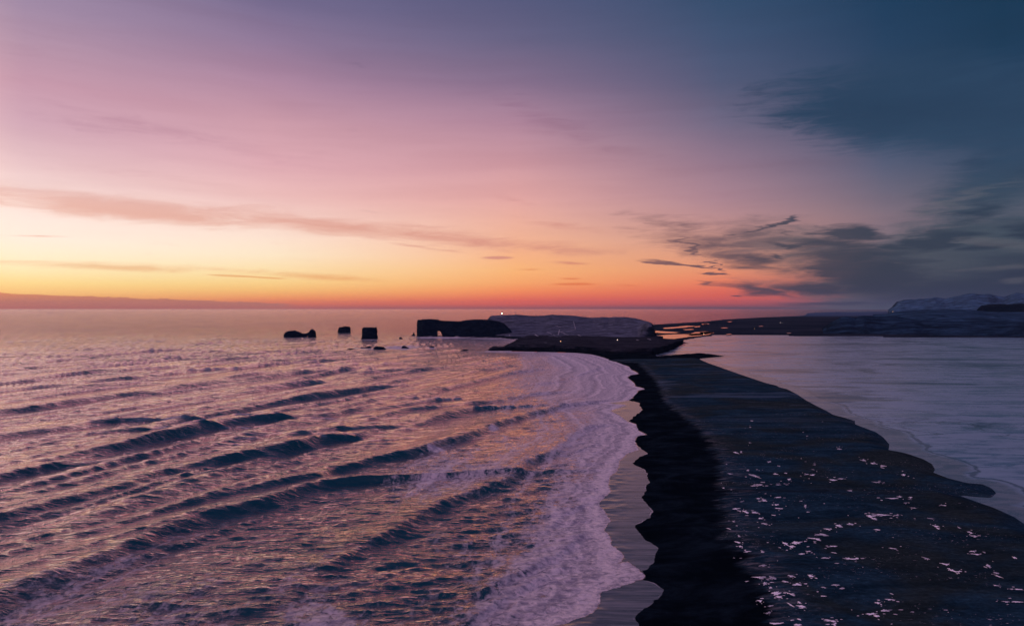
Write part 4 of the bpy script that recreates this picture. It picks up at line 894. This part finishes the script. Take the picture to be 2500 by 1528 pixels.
def sphere(bm, r, x, y, z):
    q = bmesh.ops.create_uvsphere(bm, u_segments=16, v_segments=10, radius=r); bmesh.ops.translate(bm, verts=q['verts'], vec=(x, y, z))
def on_top(px, D):
    x = (px - 1250) / F * D; z = topz(x, D); return (x, D, (z if z is not None else 60) - .3)
lx, ly, lz = on_top(1225.2, 2890)
lh = empty('lighthouse', (lx, ly, lz)); tag(lh, 'squat white lighthouse with glowing orange lamp on top of the headland', 'lighthouse')
part('keeper_house', lh, m_wall, lambda bm: box(bm, -5.5, 5.5, -3.2, 3.2, 0, 3.4))
part('roof', lh, m_red, lambda bm: box(bm, -5.8, 5.8, -3.5, 3.5, 3.403, 3.8))
part('tower', lh, m_wall, lambda bm: box(bm, -1.9, 1.9, -1.9, 1.9, 3.803, 7.6))
part('gallery', lh, m_metal, lambda bm: (box(bm, -2.5, 2.5, -2.5, 2.5, 7.603, 7.8), [cyl(bm, 7.8, 8.8, .05, .05, 6, a, b_) for a in (-2.4, 0, 2.4) for b_ in (-2.4, 2.4)], box(bm, -2.45, 2.45, -2.45, -2.38, 8.8, 8.88), box(bm, -2.45, 2.45, 2.38, 2.45, 8.8, 8.88)))
ln = part('lamp', lh, m_lamp, lambda bm: sphere(bm, 1.75, 0, 0, 9.6))
part('lantern_roof', lh, m_red, lambda bm: cyl(bm, 11.45, 12.6, 1.8, .15, 12))
for s_ in (-1, 1): part('window', lh, m_glass, lambda bm, s_=s_: box(bm, s_ * 3.2 - .6, s_ * 3.2 + .6, -3.26, -3.203, 1.2, 2.4))
mx, my, mz = on_top(1259.3, 2920)
mast = empty('radio_mast', (mx, my, mz)); tag(mast, 'thin dark mast rising from a small hut on the headland crest', 'mast')
part('pole', mast, m_metal, lambda bm: cyl(bm, 2.6, 13, .45, .25, 8)); part('hut', mast, m_metal, lambda bm: box(bm, -4, 3, -2, 2, 0, 2.597)); part('crossbar', mast, m_metal, lambda bm: box(bm, -1.6, 1.6, -.15, .15, 9.6, 10.1))

BH.append(bvh(plain)); BH.append(bvh(bpy.data.objects['hills'])); BH.append(bvh(bpy.data.objects['slopes']))
def lamp_post(px, py, label, r, mat, h=6.0):
    r *= .72
    p = raypt(px, py + 1.2)
    if p is None: return
    r_ = empty('lamp_post', (p.x, p.y, p.z - .2)); tag(r_, label, 'lamp post', 'lit lamps scattered round the headland and plain')
    part('pole', r_, m_metal, lambda bm: cyl(bm, 0, h, .14, .09, 8)); part('arm', r_, m_metal, lambda bm: box(bm, -.06, .06, -1.2, .0, h, h + .12))
    part('lamp_head', r_, mat, lambda bm: sphere(bm, r, 0, -1.2 - r * .3, h - r * .5))
for px, py, lab, r, mt in [(R2([(1425,465)])[0] + ('bright pale lamp in the middle of the dark low foreland', .95, m_bulbw)), (R2([(857,482)])[0] + ('orange lamp on the left half of the dark low foreland', .8, m_bulb)),
        (R2([(2290,400)])[0] + ('dim orange lamp on the narrow bar between the shining channels', .8, m_bulb)), (R3([(632,458)])[0] + ('left one of two close pale lamps on the dark plain', 1.0, m_bulbw)),
        (R3([(645,460)])[0] + ('right one of two close pale lamps on the dark plain', .9, m_bulbw)), (R3([(1476,373)])[0] + ('far orange lamp at the foot of the snowy mountain', 1.7, m_bulb)), (R3([(435,503)])[0] + ('faint lamp on the plain nearer the lagoon, left of the dark hill', .6, m_bulb))]:
    lamp_post(px, py, lab, r, mt)

# ------------------------------------------------------------------ haze
if True:
    bm = bmesh.new(); box(bm, -60000, 60000, -2000, 62000, -6, 700)
    me = bpy.data.meshes.new('haze'); bm.to_mesh(me); bm.free()
    m = bpy.data.materials.new('haze'); m.use_nodes = True; t = NT(m.node_tree); t.n.clear()
    pv_ = t.new('ShaderNodeVolumePrincipled'); pv_.inputs['Color'].default_value = (.55, .72, 1, 1); pv_.inputs['Density'].default_value = 0.55e-5; pv_.inputs['Anisotropy'].default_value = 0
    oo = t.new('ShaderNodeOutputMaterial'); t.l.new(pv_.outputs[0], oo.inputs['Volume']); me.materials.append(m)
    o = bpy.data.objects.new('haze', me); C.objects.link(o); tag(o, 'thin dusk haze over the sea', 'haze', kind='stuff')
